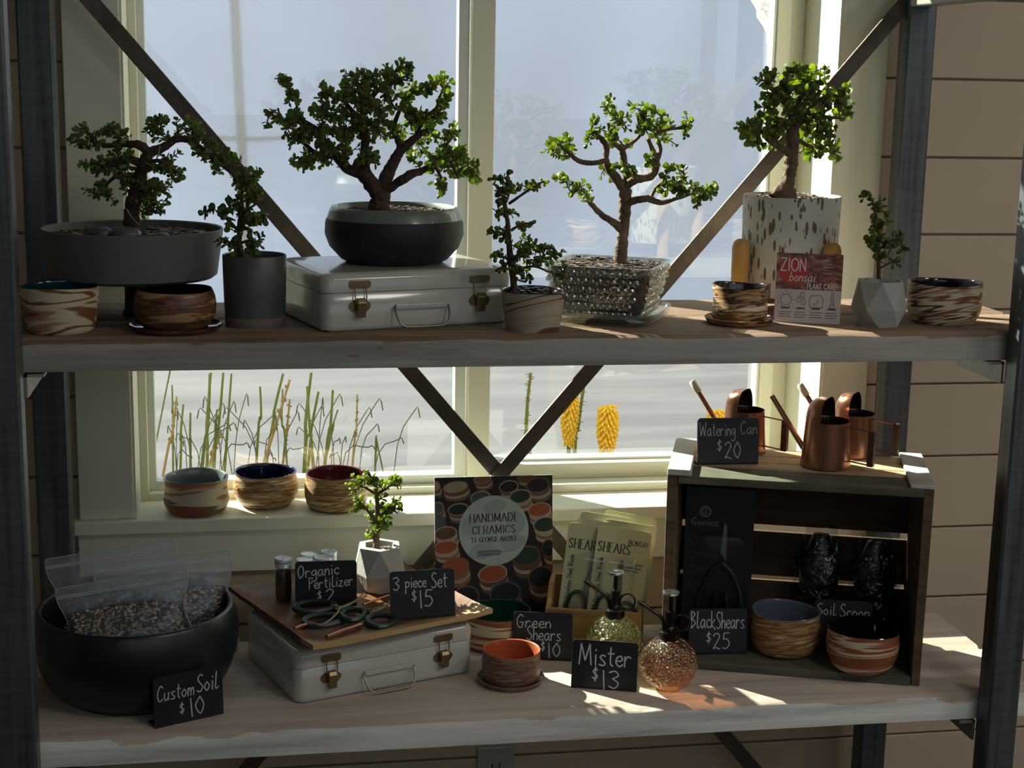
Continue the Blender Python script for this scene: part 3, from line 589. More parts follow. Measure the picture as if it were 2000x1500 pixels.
def plant(t, Y, branches, blobs, leaf_px=13, seed=1, bark=None, depth=.05, spacing=8.5, fresh=.2, maxleaf=300, rot=0, mult=1.5):
    """branches: polylines of (x, y, radius, depth) read off the photo at the plant's real distance; twigs grow from them towards the blobs"""
    rr = random.Random(seed); base = t.location.copy(); inv = Matrix.Rotation(-rot, 3, 'Z')
    k = mpp(at_y(branches[0][0][0], branches[0][0][1], Y)); nodes = []
    for bi, br in enumerate(branches):
        pts = smoothpts([(*(at_y(p[0], p[1], Y+(p[3] if len(p) > 3 else 0))-base), p[2]*k) for p in br], 5)
        P = [Vector(p[:3])+Vector((rr.uniform(-1,1), rr.uniform(-1,1), rr.uniform(-1,1)))*p[3]*.10 for p in pts]
        rad = [p[3]*rr.uniform(.92,1.1) for p in pts]
        obj('trunk' if bi == 0 else 'branch', MB().tube(P, rad, 9), bark or m_bark, t, smooth=60)
        nodes += [(p, r) for p, r in zip(P, rad)]
    tips = []
    for bl in blobs:
        x, y, rx, ry, n = bl[:5]; dy = bl[5] if len(bl) > 5 else 0; dr = bl[6] if len(bl) > 6 else depth
        for i in range(int(n*mult+.5)):
            a = rr.uniform(0, 6.283); q = math.sqrt(rr.random())
            tips.append(at_y(x+rx*q*math.cos(a), y+ry*q*math.sin(a), Y+dy+dr*rr.uniform(-1,1))-base)
    sk = [p for p, _ in nodes]
    tips.sort(key=lambda p: min((p-q).length_squared for q in sk))
    tw = MB(); leaves = []
    for T in tips:
        S = min(sk, key=lambda q: (T-q).length_squared); d = T-S; l = d.length
        if l < 2*k: continue
        if l < 26*k: T = S+d.normalized()*26*k*rr.uniform(.7, 1.1) if rr.random() < .7 else T; d = T-S; l = d.length
        mid = S+d*.5+Vector((rr.uniform(-1,1), rr.uniform(-1,1), rr.uniform(-.2,1)))*l*.12
        pts = [Vector(p) for p in smoothpts([tuple(S), tuple(mid), tuple(T)], 4)]
        tw.tube(pts, [(1.7-.9*i/(len(pts)-1))*k for i in range(len(pts))], 5)
        sk += [pts[2], pts[4], pts[6], T] if len(pts) > 7 else [T]
        L_ = 0; acc = 0; ph = rr.uniform(0, 3.14); start = max(0, l-rr.uniform(26, 44)*k)
        for i in range(len(pts)-1):
            seg = pts[i+1]-pts[i]; sl = seg.length
            while acc <= L_+sl:
                if acc >= start:
                    f = (acc-L_)/sl; p = pts[i]+seg*f; td = seg.normalized()
                    u = td.orthogonal().normalized(); v = td.cross(u); ph += 1.57+rr.uniform(-.3,.3)
                    for sgn in (1, -1):
                        if rr.random() < .1: continue
                        out = (u*math.cos(ph)+v*math.sin(ph))*sgn; leaves.append((p, (out*.9+td*.55).normalized(), td, 1-.35*f*(i/len(pts))))
                acc += spacing*k*rr.uniform(.8,1.2)
            L_ += sl
        for q in range(2): leaves.append((T, (d.normalized()+Vector((rr.uniform(-1,1), rr.uniform(-1,1), rr.uniform(-1,1)))*.6).normalized(), d.normalized(), .6))
    if tips: stuff(obj('twigs', tw, m_twig, t, smooth=60))
    order = sorted(range(len(leaves)), key=lambda i: leaves[i][0].y); extra = MB(); exm = []
    for cnt, i in enumerate(order):
        p, dr_, td, sz = leaves[i]; s = leaf_px*1.07*k*sz*rr.uniform(.75, 1.25)
        nrm = (td*.8+Vector((rr.uniform(-1,1), rr.uniform(-1,1)-.2, rr.uniform(-.4,1)))*.7); nrm = nrm-dr_*nrm.dot(dr_)
        if nrm.length < 1e-4: nrm = dr_.orthogonal()
        nrm.normalize(); xx = dr_.cross(nrm)
        Mt = Matrix((xx*s, dr_*s, nrm*s)).transposed().to_4x4(); Mt.translation = p
        me = rr.choice(LEAVES[2:3] if rr.random() < fresh else (LEAVES[0], LEAVES[1], LEAVES[3], LEAVES[4]))
        if cnt < maxleaf:
            o = bpy.data.objects.new('leaf', me); COL.objects.link(o); o.parent = t; o.matrix_basis = Mt
        else:
            mi = LM.index(me.materials[0]); extra.add([Mt @ v.co for v in me.vertices], [tuple(f.vertices) for f in me.polygons], mi)
    if extra.v: stuff(obj('leaves', extra, LM, t, smooth=True))
    return len(leaves)
m_greypot = mat('grey_planter', (.13,.127,.12), .55, var=.08, vscale=5)
counts = []
# 1 — wide grey pedestal planter, drooping bonsai
Yp = .235; P = at_y(262, 540, Yp); k = mpp(P)
t = thing('potted_bonsai', 'drooping wired bonsai in a wide shallow grey planter at the left', 'potted bonsai', (P.x, Yp, ZU), 0, 'bonsai on the upper shelf')
zb = P.z-ZU
def lz(h): return zb+h*k
obj('pot', MB().lathe([(.01,lz(0)),(152*k,lz(0)),(160*k,lz(6)),(166*k,lz(45)),(173*k,lz(94)),(171.5*k,lz(96)),(168*k,lz(94)),(164*k,lz(60)),(160*k,lz(40)),(.01,lz(40))], 64, cap0=True), m_greypot, t, smooth=40)
obj('pedestal', MB().lathe([(.01,0),(24*k,0),(24*k,.006),(20*k,.012),(19*k,.03),(19*k,lz(1))], 32, cap0=True), m_black, t, smooth=40)
obj('soil', MB().lathe([(164*k,lz(78)),(100*k,lz(80)),(.003,lz(82))], 40), m_soil, t, smooth=True)
gravel(t, 160*k, lz(81), 1300, 5*k, 3)
counts.append(plant(t, Yp, [[(257,447,17),(258,415,15,.0),(262,385,14),(272,350,13),(280,320,12),(292,298,10)],
    [(292,298,10),(268,282,8),(238,282,6,.01),(200,285,4.5)], [(278,322,9),(255,312,7),(225,318,6,-.01),(190,330,4)], [(290,300,10),(325,285,8),(345,272,7),(372,275,6),(395,292,5),(430,320,4),(462,345,3)],
    [(266,372,6),(230,345,4,-.02),(205,365,3)], [(268,372,5),(300,368,4,-.02),(330,380,3)], [(285,318,5),(315,315,3.5,-.02),(350,340,2.5)]],
    [(172,268,28,22,7),(225,262,32,14,8),(298,252,14,22,6),(328,250,22,24,6),(370,258,28,24,10),(405,292,24,20,9),(440,322,28,22,11),(478,348,26,18,9),(498,370,14,16,4),(190,325,26,14,6),(225,320,22,22,7),(200,372,22,16,6),(255,345,18,18,5),(272,380,26,26,10),(305,398,26,18,8),(312,372,24,16,5),(315,318,22,20,7),(345,335,18,14,4),(240,300,18,14,4)],
    12, 11, depth=.03, spacing=7.5, fresh=.12))
for i, (x, y, rx, rz, c, lab) in enumerate(((200,443,21,14,(.10,.085,.10),'purplish grey smooth stone in the wide planter'),(246,448,29,15,(.10,.10,.095),'largest grey stone lying before the trunk in the wide planter'),(318,442,13,7,(.17,.13,.10),'small brown stone right of the trunk in the wide planter'),(383,448,13,10,(.24,.15,.10),'tan round pebble near the right rim of the wide planter'))):
    S = at_y(x, y, Yp-.045-.012*i if i < 2 else Yp-.05)
    tag(obj('stone', MB().sphere((0,0,0), 1, 16, 10, (rx*k, rx*k*.8, rz*k)), mat('stone_%d' % i, c, .35, var=.3, vscale=40), loc=(S.x, S.y, ZU+lz(81)+rz*k*.55), smooth=True), lab, 'stone', 'stones in the grey planter')
def wire(pts, r=1.2):
    W = smoothpts([tuple(at_y(x, y, Yp+dy)-t.location) for x, y, dy in pts], 6); obj('training_wire', MB().tube(W, r*k, 6), m_wire, t, smooth=True)
m_wire = mat('bare_wire', (.45,.42,.36), .35, .6)
wire([(247,408,-.02),(258,425,-.022),(272,440,-.02)]); wire([(312,284,-.02),(310,298,-.02),(304,315,-.016)]); wire([(440,295,-.02),(438,310,-.02),(442,322,-.015)])
# 2 — grey cylinder
m_cyl = mat('grey_cylinder_glaze', (.085,.085,.08), .4, var=.06); m_bisque = mat('bare_clay_band', (.20,.155,.12), .8)
P = stand(499, 643, ZU, 57); k = mpp(P)
t = thing('potted_bonsai', 'slim bonsai in a dark grey cylinder pot left of the upper white case', 'potted bonsai', P, 0, 'bonsai on the upper shelf')
obj('pot', MB().lathe([(58.5*k,19*k),(60*k,60*k),(61.5*k,136*k),(60*k,138*k),(58*k,136*k),(56*k,105*k),(.002,105*k)], 44), m_cyl, t, smooth=40)
obj('base_band', MB().lathe([(.005,0),(56*k,0),(58*k,3*k),(58.5*k,19*k)], 44, cap0=True), m_bisque, t, smooth=40)
counts.append(plant(t, P.y, [[(472,515,5),(468,480,5),(468,440,4.5),(471,400,4),(474,365,3.5),(478,350,3)], [(468,455,3),(445,428,2.5,-.01),(425,415,2)], [(470,420,3),(490,405,2.5,-.01),(505,395,2)], [(468,475,3),(490,470,2.5),(505,478,2)]],
    [(478,352,22,14,5),(470,380,24,16,6),(498,388,12,14,3),(425,412,18,12,3),(455,420,22,16,5),(490,428,20,16,5),(470,455,28,16,6),(440,470,14,12,2),(495,478,18,14,4),(472,490,24,14,6),(510,420,8,12,2)],
    15, 12, mult=1.0, depth=.025, spacing=10, fresh=.22))
# 3 — black round pot on the upper case
# ================================================================== WHITE CASES
m_case = mat('cream_enamel', (.52,.51,.46), .16, coat=.4, var=.03, vscale=3); m_brass = mat('aged_brass', (.26,.20,.10), .35, .85); m_hsteel = mat('handle_steel', (.35,.32,.26), .3, .9)
def case(lab, FL, FR, Z, dep, hgt, seam):
    A, B = at_z(*FL, Z), at_z(*FR, Z); d = B-A; w_ = math.hypot(d.x, d.y); a = math.atan2(d.y, d.x); nrm = Vector((-math.sin(a), math.cos(a), 0)); c = (A+B)/2+nrm*dep/2; c.z = Z
    t = thing('metal_case', lab, 'case', c, a, 'white enamel cases')
    def ring(z, ins): return rrect(w_-2*ins, dep-2*ins, .018, 5, z)
    obj('body', MB().loft([ring(0,.006), ring(.003,.001), ring(.008,0), ring(seam-.0015,0), ring(seam,.0015)]), m_case, t, smooth=50)
    obj('lid', MB().loft([ring(seam,.0015), ring(seam+.001,-.0008), ring(hgt-.010,-.0008), ring(hgt-.004,.002), ring(hgt-.001,.006), ring(hgt,.016)]), m_case, t, smooth=50)
    fy = -dep/2
    for lx in (-w_*.315, w_*.315):
        l = obj('latch', MB().loft([[(lx+x, y, seam+.013+z) for x, z in ((-.017,-.003),(-.014,-.006),(.014,-.006),(.017,-.003),(.017,.003),(.014,.006),(-.014,.006),(-.017,.003))] for y in (fy-.0035, fy-.0005)]), m_brass, t, bevel=.0008)
        obj('wire_loop', MB().tube([(lx-.009,fy-.004,seam+.010),(lx-.009,fy-.006,seam-.006),(lx-.007,fy-.008,seam-.015),(lx+.007,fy-.008,seam-.015),(lx+.009,fy-.006,seam-.006),(lx+.009,fy-.004,seam+.010)], .0011, 6), m_brass, l)
        obj('back_plate', MB().loft([[(lx+x, y, seam-.020+z) for x, z in ((-.017,-.002),(-.012,-.008),(.012,-.008),(.017,-.002),(.017,.003),(.010,.009),(-.010,.009),(-.017,.003))] for y in (fy-.002, fy-.0003)]), m_brass, l)
        obj('lever', MB().loft([[(lx-.0065,fy-.009,seam-.008),(lx+.0065,fy-.009,seam-.008),(lx+.0065,fy-.002,seam-.008),(lx-.0065,fy-.002,seam-.008)],[(lx-.007,fy-.0125,seam-.014),(lx+.007,fy-.0125,seam-.014),(lx+.007,fy-.002,seam-.014),(lx-.007,fy-.002,seam-.014)],[(lx-.0065,fy-.0105,seam-.036),(lx+.0065,fy-.0105,seam-.036),(lx+.0065,fy-.004,seam-.036),(lx-.0065,fy-.004,seam-.036)]]), m_brass, l, bevel=.0008)
    h = obj('handle', MB().tube(smoothpts([(-.044,fy-.004,seam-.024),(-.044,fy-.007,seam-.028),(-.041,fy-.016,seam-.043),(-.033,fy-.020,seam-.051),(-.022,fy-.021,seam-.0525),(.022,fy-.021,seam-.0525),(.033,fy-.020,seam-.051),(.041,fy-.016,seam-.043),(.044,fy-.007,seam-.028),(.044,fy-.004,seam-.024)], 4), .0016, 8), m_hsteel, t, smooth=60)
    obj('handle_strap', MB().box((-.042,fy-.006,seam-.028), (.042,fy-.0004,seam-.019)), m_case, h, bevel=.0025)
    return t, c, a
CH = .0875
case('white metal case with two brass latches under the round black pot', (631,651), (1000,630), ZU, .235, CH, .058)
case2, c2, a2 = case('white metal case with two brass latches under the square wooden plate', (579,1379), (925,1313), ZL, .235, CH, .058)

# ---- pot 3 on the case
m_blackpot = mat('matt_black_pot', (.014,.015,.016), .6, var=.25, vscale=30, stretch=(8,8,.6)); m_rim = mat('sage_grey_rim', (.16,.19,.17), .3, coat=.3)
ZK = ZU+CH
P = stand(770, 521, ZK, 96); k = mpp(P)
t = thing('potted_bonsai', 'large bushy bonsai in a round black pot with a sage rim', 'potted bonsai', P, 0, 'bonsai on the upper shelf')
obj('pot', MB().lathe([(.01,0),(92*k,0),(104*k,6*k),(126*k,30*k),(135*k,54*k),(134*k,76*k),(131*k,84*k)], 60, cap0=True), m_blackpot, t, smooth=50)
obj('rim_band', MB().lathe([(131*k,84*k),(126*k,99*k),(122*k,106*k),(118*k,107*k),(114*k,103*k),(112*k,90*k),(110*k,70*k)], 60), m_rim, t, smooth=50)
obj('soil', MB().lathe([(113*k,92*k),(60*k,96*k),(.003,99*k)], 40), m_soil, t, smooth=True); gravel(t, 108*k, 97*k, 500, 4*k, 5)
counts.append(plant(t, P.y, [[(742,418,24),(741,400,20),(742,385,18),(735,370,17),(718,350,15),(705,335,14),(690,325,12)],
    [(738,380,12),(728,355,12),(714,345,12),(711,320,11),(713,290,9,.01),(712,262,8),(708,225,6),(715,190,4)], [(705,338,12),(680,330,10),(655,305,8,-.01),(640,285,7),(622,255,5),(600,240,4)],
    [(748,398,14),(750,370,13),(752,350,13),(765,325,12),(778,300,10),(790,288,9),(810,270,7),(830,255,5)], [(752,372,11),(775,358,9,-.01),(800,342,9,-.02),(825,333,7),(848,320,5),(870,305,4),(895,345,3)],
    [(783,295,7),(776,270,6,.015),(768,252,5),(780,215,4)], [(655,305,6),(620,300,5,-.02),(600,285,4),(575,265,3)], [(640,285,5),(590,242,4,.02),(560,238,3),(545,222,2.5)], [(600,240,4),(582,225,3),(578,195,2.5),(565,170,2)], [(712,262,6),(690,220,5,-.02),(672,200,3.5),(650,180,3)], [(812,268,4),(830,230,4),(852,212,3.5),(858,190,3),(865,175,2)], [(848,320,4),(858,340,3),(868,365,2.5)], [(708,225,5),(735,180,4,.02),(770,160,3),(800,145,2)]],
    [(552,160,10,16,3),(575,190,16,20,5),(535,228,18,14,5),(570,235,28,22,10),(595,270,30,24,13),(590,318,24,16,6),(635,225,26,22,10),(640,185,22,16,5),(650,270,34,28,14),(690,170,30,26,14),(690,215,38,30,17),(735,150,34,20,14),(740,195,38,30,16),(785,145,28,18,8),(745,245,40,28,15),(700,265,30,30,12),(720,300,26,18,7,-.04),(800,185,24,22,7),(830,180,14,12,3),(862,160,20,16,6),(868,198,16,16,5),(800,225,26,20,8),(845,235,34,18,9),(868,262,32,16,9),(800,270,24,20,6,.05),(820,305,30,16,7,.05),(880,300,26,20,9),(905,320,26,22,11),(925,345,12,14,4),(860,335,30,16,8),(868,365,12,14,3),(625,300,30,20,10),(670,310,24,14,6)],
    13, 13, mult=1.4, depth=.055, spacing=8, fresh=.16))
# 4 — small tapered pot in front of the case
P = stand(1040, 651, ZU, 50); k = mpp(P)
t = thing('potted_bonsai', 'small upright bonsai in a tapered pale swirled pot right of the upper case', 'potted bonsai', P, 0, 'bonsai on the upper shelf')
vessel(t, [(51,0),(52,3),(58,36),(62,70),(63.5,77)], k, S_L, G_DARK, seed=20, wob=.004, part='pot')
obj('soil', MB().lathe([(57*k,66*k),(.003,70*k)], 32), m_soil, t, smooth=True)
rr = random.Random(5); m_peb = mat('polished_black_pebble', (.03,.03,.034), .18); pm = None
for i in range(34):
    a = rr.uniform(0,6.28); q = 50*k*math.sqrt(rr.random()); sz = rr.uniform(5,9)*k; lo = (q*math.cos(a)+4*k, q*math.sin(a), 70*k+rr.uniform(0,6)*k)
    if pm is None: o = obj('pebble', MB().sphere((0,0,0), 1, 10, 6, (1,.85,.6)), m_peb, t, smooth=True); pm = o.data
    else: o = bpy.data.objects.new('pebble', pm); COL.objects.link(o); o.parent = t
    o.location = lo; o.scale = (sz, sz, sz); o.rotation_euler = (0, 0, a*2)
counts.append(plant(t, P.y, [[(1007,585,7),(1003,550,6.5),(996,500,6),(992,440,5),(986,400,4),(982,365,3)], [(994,398,3),(1020,380,2.5,-.01),(1045,362,2),(1062,355,1.5)], [(998,450,3),(1015,440,2.5),(1030,436,2)], [(1002,505,4),(1025,490,3,-.01),(1050,480,2.5),(1085,488,2)], [(1004,530,3),(1040,520,2.5,-.02),(1070,530,2),(1098,540,1.6)], [(994,505,3),(975,500,2)], [(992,455,3),(975,445,2)]],
    [(984,355,16,14,4),(978,380,20,14,4),(1000,370,14,12,2),(1055,360,14,8,2),(1030,372,10,8,2),(990,415,18,14,4),(965,450,14,10,2),(985,455,18,14,4),(1025,440,14,8,2),(1020,478,20,16,5),(1050,482,22,14,6),(1085,490,12,10,3),(970,500,12,12,2),(985,520,14,14,3),(1015,515,26,20,7),(1050,512,20,14,5),(1100,540,10,8,2),(1025,540,14,10,3)],
    13.5, 14, mult=1.0, depth=.02, spacing=9.5, fresh=.14))
# 5 — square hobnail glass planter on a glass dish
m_hob = clear('hobnail_glass', (.72,.76,.74), .26, .06, .3, 120); m_dish = clear('clear_dish_glass', (.80,.84,.80), .12, .04)
m_soil2 = mat('dark_wet_soil', (.028,.024,.021), .95, var=.4, vscale=60); a5 = R(-27); P = at_z(1272, 646, ZU)+Vector((-.041,.124,0)); k = mpp(P)
t = thing('glass_dish', 'clear square glass dish under the hobnail glass planter', 'dish', P, a5)
obj('dish', MB().loft([rrect(.150,.150,.03,5,0), rrect(.172,.172,.034,5,.004), rrect(.186,.186,.036,5,.020), rrect(.182,.182,.035,5,.0205), rrect(.166,.166,.034,5,.0075), rrect(.04,.04,.01,5,.0065)]), m_dish, t, smooth=50)
t = thing('potted_bonsai', 'tan-trunked open bonsai in a square hobnail glass planter', 'potted bonsai', P+Vector((0,0,.0082)), a5, 'bonsai on the upper shelf')
Hh = .083; s0, s1 = .130, .174
sec = lambda f: s0+(s1-s0)*(f**.8)
obj('pot', MB().loft([rrect(s0-.012,s0-.012,.022,5,0)]+[rrect(sec(f),sec(f),.024,5,Hh*f) for f in (.06,.25,.5,.75,1)]+[rrect(s1-.008,s1-.008,.022,5,Hh), rrect(s1-.010,s1-.010,.022,5,Hh*.9)], cap1=False), m_hob, t, smooth=50)
mb = MB()
for side in range(4):
    Mr = Matrix.Rotation(side*math.pi/2, 4, 'Z'); sub = MB()
    for j in range(6):
        f = (j+.65)/6.4; hw = sec(f)/2; nn = 12
        for i in range(nn):
            u = ((i+.5+(.5 if j % 2 else 0))/nn-.5)*2*(hw-.012)
            if abs(u) < hw-.012: sub.sphere((u, -hw, Hh*f), .0058, 10, 5, (1,.5,1))
    sub.move(Mr); mb.add(sub.v, sub.f)
obj('hobnails', mb, m_hob, t, smooth=True)
obj('soil', MB().loft([rrect(s0-.016,s0-.016,.02,5,.004), rrect(sec(.45)-.012,sec(.45)-.012,.02,5,Hh*.45), rrect(s1-.014,s1-.014,.02,5,Hh*.88), rrect(.03,.03,.01,5,Hh*.97)]), m_soil2, t, smooth=True)
gravel(t, 0, Hh*.945, 950, 4.6*k, 8, square=s1/2-.014)
t5 = t; t = thing('tmp', 'x', 'y', P+Vector((0,0,.0082)))      # grown unrotated, then handed to the planter
Y5 = P.y
counts.append(plant(t, Y5, [[(1213,528,16),(1212,505,13),(1214,480,12),(1218,440,12),(1220,400,12),(1222,370,11)],
    [(1220,372,10),(1205,350,9),(1190,330,8),(1183,310,6),(1184,285,6),(1165,262,4),(1150,255,3)], [(1184,312,6),(1165,318,5,-.01),(1135,316,5),(1112,300,3.5),(1090,280,3)], [(1222,368,10),(1225,345,8,.01),(1218,315,7),(1215,292,6),(1195,275,4),(1188,240,3)], [(1224,360,9),(1245,350,8,-.01),(1270,345,8),(1282,322,7),(1275,295,5,.01),(1265,270,4)], [(1280,320,6),(1290,290,4,.01),(1282,262,4),(1310,252,3),(1335,250,2.5)],
    [(1218,402,8),(1240,392,7,-.01),(1265,388,7,-.015),(1290,396,5),(1320,388,4),(1352,378,3)], [(1212,447,8),(1195,432,7,-.01),(1175,420,6),(1158,402,5),(1150,395,4)], [(1215,292,5),(1235,278,4,.01),(1250,262,3),(1245,225,3)], [(1270,388,4),(1280,370,4,.01),(1300,350,3)]],
    [(1185,205,22,14,6),(1195,245,20,20,6),(1150,255,16,16,4),(1165,235,8,10,2),(1085,275,18,8,3),(1105,300,20,16,6),(1075,300,10,14,2),(1112,268,10,8,2),(1100,352,18,10,3),(1135,378,22,18,6),(1120,362,14,10,2),(1178,340,14,20,3,.04),(1195,265,18,12,4),(1250,215,18,16,5),(1260,245,22,16,6),(1290,232,18,16,5),(1335,248,16,14,4),(1300,275,14,12,3),(1265,310,10,14,3),(1320,330,18,14,4),(1300,362,22,18,8),(1330,365,20,14,6),(1375,365,22,14,6),(1365,382,18,12,4),(1228,335,18,10,3),(1205,325,10,8,2),(1220,278,10,8,2)],
    14, 15, mult=1.05, bark=m_bark2, depth=.03, spacing=9.5, fresh=.25))
Mr = Matrix.Rotation(-a5, 4, 'Z')
for ch in list(t.children):
    ch.parent = t5; ch.matrix_basis = Mr @ ch.matrix_basis
bpy.data.objects.remove(t)
# 6 — birch-patterned pot on a peg stand
m_birch, nt, b_, o_ = nmat('birch_pattern'); L = nt.links.new
tc = nt.nodes.new('ShaderNodeTexCoord'); mp = nt.nodes.new('ShaderNodeMapping'); mp.inputs['Scale'].default_value = (135,135,34); L(tc.outputs['Object'], mp.inputs[0])
v_ = nt.nodes.new('ShaderNodeTexVoronoi'); v_.inputs['Scale'].default_value = 1; L(mp.outputs[0], v_.inputs['Vector'])
r_ = ramp(nt, [(0, (1,1,1)), (.36, (1,1,1)), (.41, (0,0,0))]); L(v_.outputs['Distance'], r_.inputs[0])
n = nt.nodes.new('ShaderNodeTexNoise'); n.inputs['Scale'].default_value = 26; L(tc.outputs['Object'], n.inputs['Vector'])
r2_ = ramp(nt, [(.42, (0,0,0)), (.46, (1,1,1))]); L(n.outputs['Fac'], r2_.inputs[0])
mu = nt.nodes.new('ShaderNodeMixRGB'); mu.blend_type = 'MULTIPLY'; mu.inputs[0].default_value = 1; L(r_.outputs[0], mu.inputs[1]); L(r2_.outputs[0], mu.inputs[2])
mx = nt.nodes.new('ShaderNodeMixRGB'); L(mu.outputs[0], mx.inputs[0]); mx.inputs[1].default_value = (.52,.49,.43,1); mx.inputs[2].default_value = (.13,.085,.04,1); L(mx.outputs[0], b_.inputs['Base Color']); b_.inputs['Roughness'].default_value = .6
m_peg = wood('honey_wood', (.42,.21,.05), (.55,.31,.09), scale=(30,30,4), bump=.1, rough=.45)
Y6 = .27; Pb = at_y(1537, 575, Y6); k = mpp(Pb); zb = Pb.z-ZU
t = thing('plant_stand', 'honey wood peg stand holding the birch-patterned pot', 'plant stand', (Pb.x, Y6, ZU), 0)
for i in range(4):
    vd = Vector((Pb.x-CAM.x, Y6-CAM.y, 0)).normalized(); rv = Vector((vd.y, -vd.x, 0)); dx_, dz_ = ((-91,-64),(80,-78),(-52,99),(52,99))[i]; o3 = (rv*dx_+vd*dz_)*k; PEG = (globals().get('PEG') or [])+[o3]
    q = MB().lathe([(.002,0),(15*k,0),(16.5*k,.03),(17*k,zb+96*k),(14*k,zb+106*k),(8*k,zb+111*k),(.002,zb+112*k)], 20); q.v = [(x+o3.x, y+o3.y, z) for x, y, z in q.v]
    obj('peg', q, m_peg, t, smooth=45)
for i in range(4):
    a = math.atan2(PEG[i].y, PEG[i].x); mb = MB().box((0,-9*k,zb-14*k), (112*k,9*k,zb-1*k)); obj('crossbar', mb.move(Matrix.Rotation(a, 4, 'Z')), m_peg, t)
t = thing('potted_bonsai', 'round-headed bonsai in a tall white birch-bark patterned pot', 'potted bonsai', (Pb.x, Y6, ZU+zb), 0, 'bonsai on the upper shelf')
obj('pot', MB().lathe([(.01,0),(84*k,0),(90*k,3*k),(94*k,190*k),(92*k,193*k),(89*k,190*k),(87*k,175*k),(.002,175*k)], 56, cap0=True), m_birch, t, smooth=40)
obj('soil', MB().lathe([(88*k,182*k),(.003,187*k)], 32), m_soil, t, smooth=True); gravel(t, 84*k, 186*k, 320, 4*k, 9)
counts.append(plant(t, Y6, [[(1530,385,28),(1533,372,20),(1540,350,14),(1545,325,13),(1546,300,13),(1549,270,13),(1548,245,11),(1546,225,9)],
    [(1540,297,9),(1520,285,8,-.01),(1500,270,7),(1492,258,5),(1470,255,3)], [(1549,250,9),(1565,235,8,-.01),(1580,222,6),(1600,228,5),(1640,230,3)], [(1547,228,8),(1535,205,6,.01),(1515,185,4),(1500,160,3)], [(1550,235,7),(1560,200,5,.01),(1570,170,4)], [(1552,270,5),(1580,285,4,.01),(1605,290,3),(1630,300,2)], [(1575,220,4),(1600,195,3.5),(1625,185,3),(1650,195,2)]],
    [(1505,150,20,16,5),(1545,140,20,14,5),(1580,150,24,16,6),(1610,140,18,14,3),(1520,185,30,22,10),(1560,180,34,26,12),(1600,190,30,22,9),(1640,185,24,18,5),(1490,205,20,24,6),(1530,220,26,18,7),(1600,225,30,14,6),(1645,225,20,14,5),(1460,252,16,12,5),(1485,245,18,14,5),(1475,278,20,10,3),(1500,260,20,14,5,.02),(1515,285,12,14,3),(1520,245,18,14,4),(1585,258,26,18,8),(1605,280,22,16,5),(1635,300,12,10,2),(1580,295,20,12,4),(1560,215,26,18,7),(1610,245,20,14,4)],
    16, 16, mult=1.15, bark=m_bark2, depth=.045, spacing=9, fresh=.34))
# 7 — faceted concrete pot
m_conc = mat('pale_concrete', (.36,.36,.33), .8, var=.08, vscale=12, bump=.15, bscale=120)
def facet(t, levels, k, inner, n=6, m=None, rot0=0):
    """levels: (radius, height, half-turn) rings joined by triangles"""
    vs = []; fs = []
    for (r, h, o) in levels: vs += [(r*k*math.cos(rot0+2*math.pi*(i+.5*o)/n), r*k*math.sin(rot0+2*math.pi*(i+.5*o)/n), h*k) for i in range(n)]
    fs.append(tuple(range(n-1, -1, -1)))
    for q in range(len(levels)-1):
        a, b = q*n, (q+1)*n; o0, o1 = levels[q][2], levels[q+1][2]
        for i in range(n):
            j = (i+1) % n
            if o1 > o0: fs += [(a+i, a+j, b+i), (a+j, b+j, b+i)]
            elif o1 < o0: fs += [(a+i, b+j, b+i), (a+i, a+j, b+j)]
            else: fs.append((a+i, a+j, b+j, b+i))
    obj('pot', MB().add(vs, fs), m or m_conc, t)
P = stand(1714, 640, ZU, 34); k = mpp(P)
t = thing('potted_bonsai', 'thin young plant in a pale faceted concrete pot beside the right bowl', 'potted bonsai', P, 0, 'bonsai on the upper shelf')
facet(t, [(40,0,0),(54,34,1),(47,88,0),(42,88.5,0),(38,74,0),(.5,74,0)], k, 0, rot0=.2)
obj('soil', MB().lathe([(35*k,76*k),(.003,78*k)], 20), m_soil, t)
counts.append(plant(t, P.y, [[(1716,545,4),(1716,500,3.4),(1714,450,3),(1710,415,2.6),(1702,390,2.2),(1690,372,1.6)], [(1716,525,2),(1735,515,1.8),(1748,508,1.4)], [(1715,490,2),(1738,470,1.8),(1752,465,1.4)], [(1715,480,2),(1700,478,1.4)]],
    [(1690,378,10,10,2),(1708,392,12,10,2),(1716,415,12,12,2),(1705,440,14,10,2),(1735,435,12,10,2),(1712,460,12,12,2),(1748,465,14,10,3),(1700,480,10,8,2),(1728,480,14,10,2),(1745,512,12,10,2),(1716,500,10,10,2)],
    15, 17, mult=.9, depth=.015, spacing=10, fresh=.15))
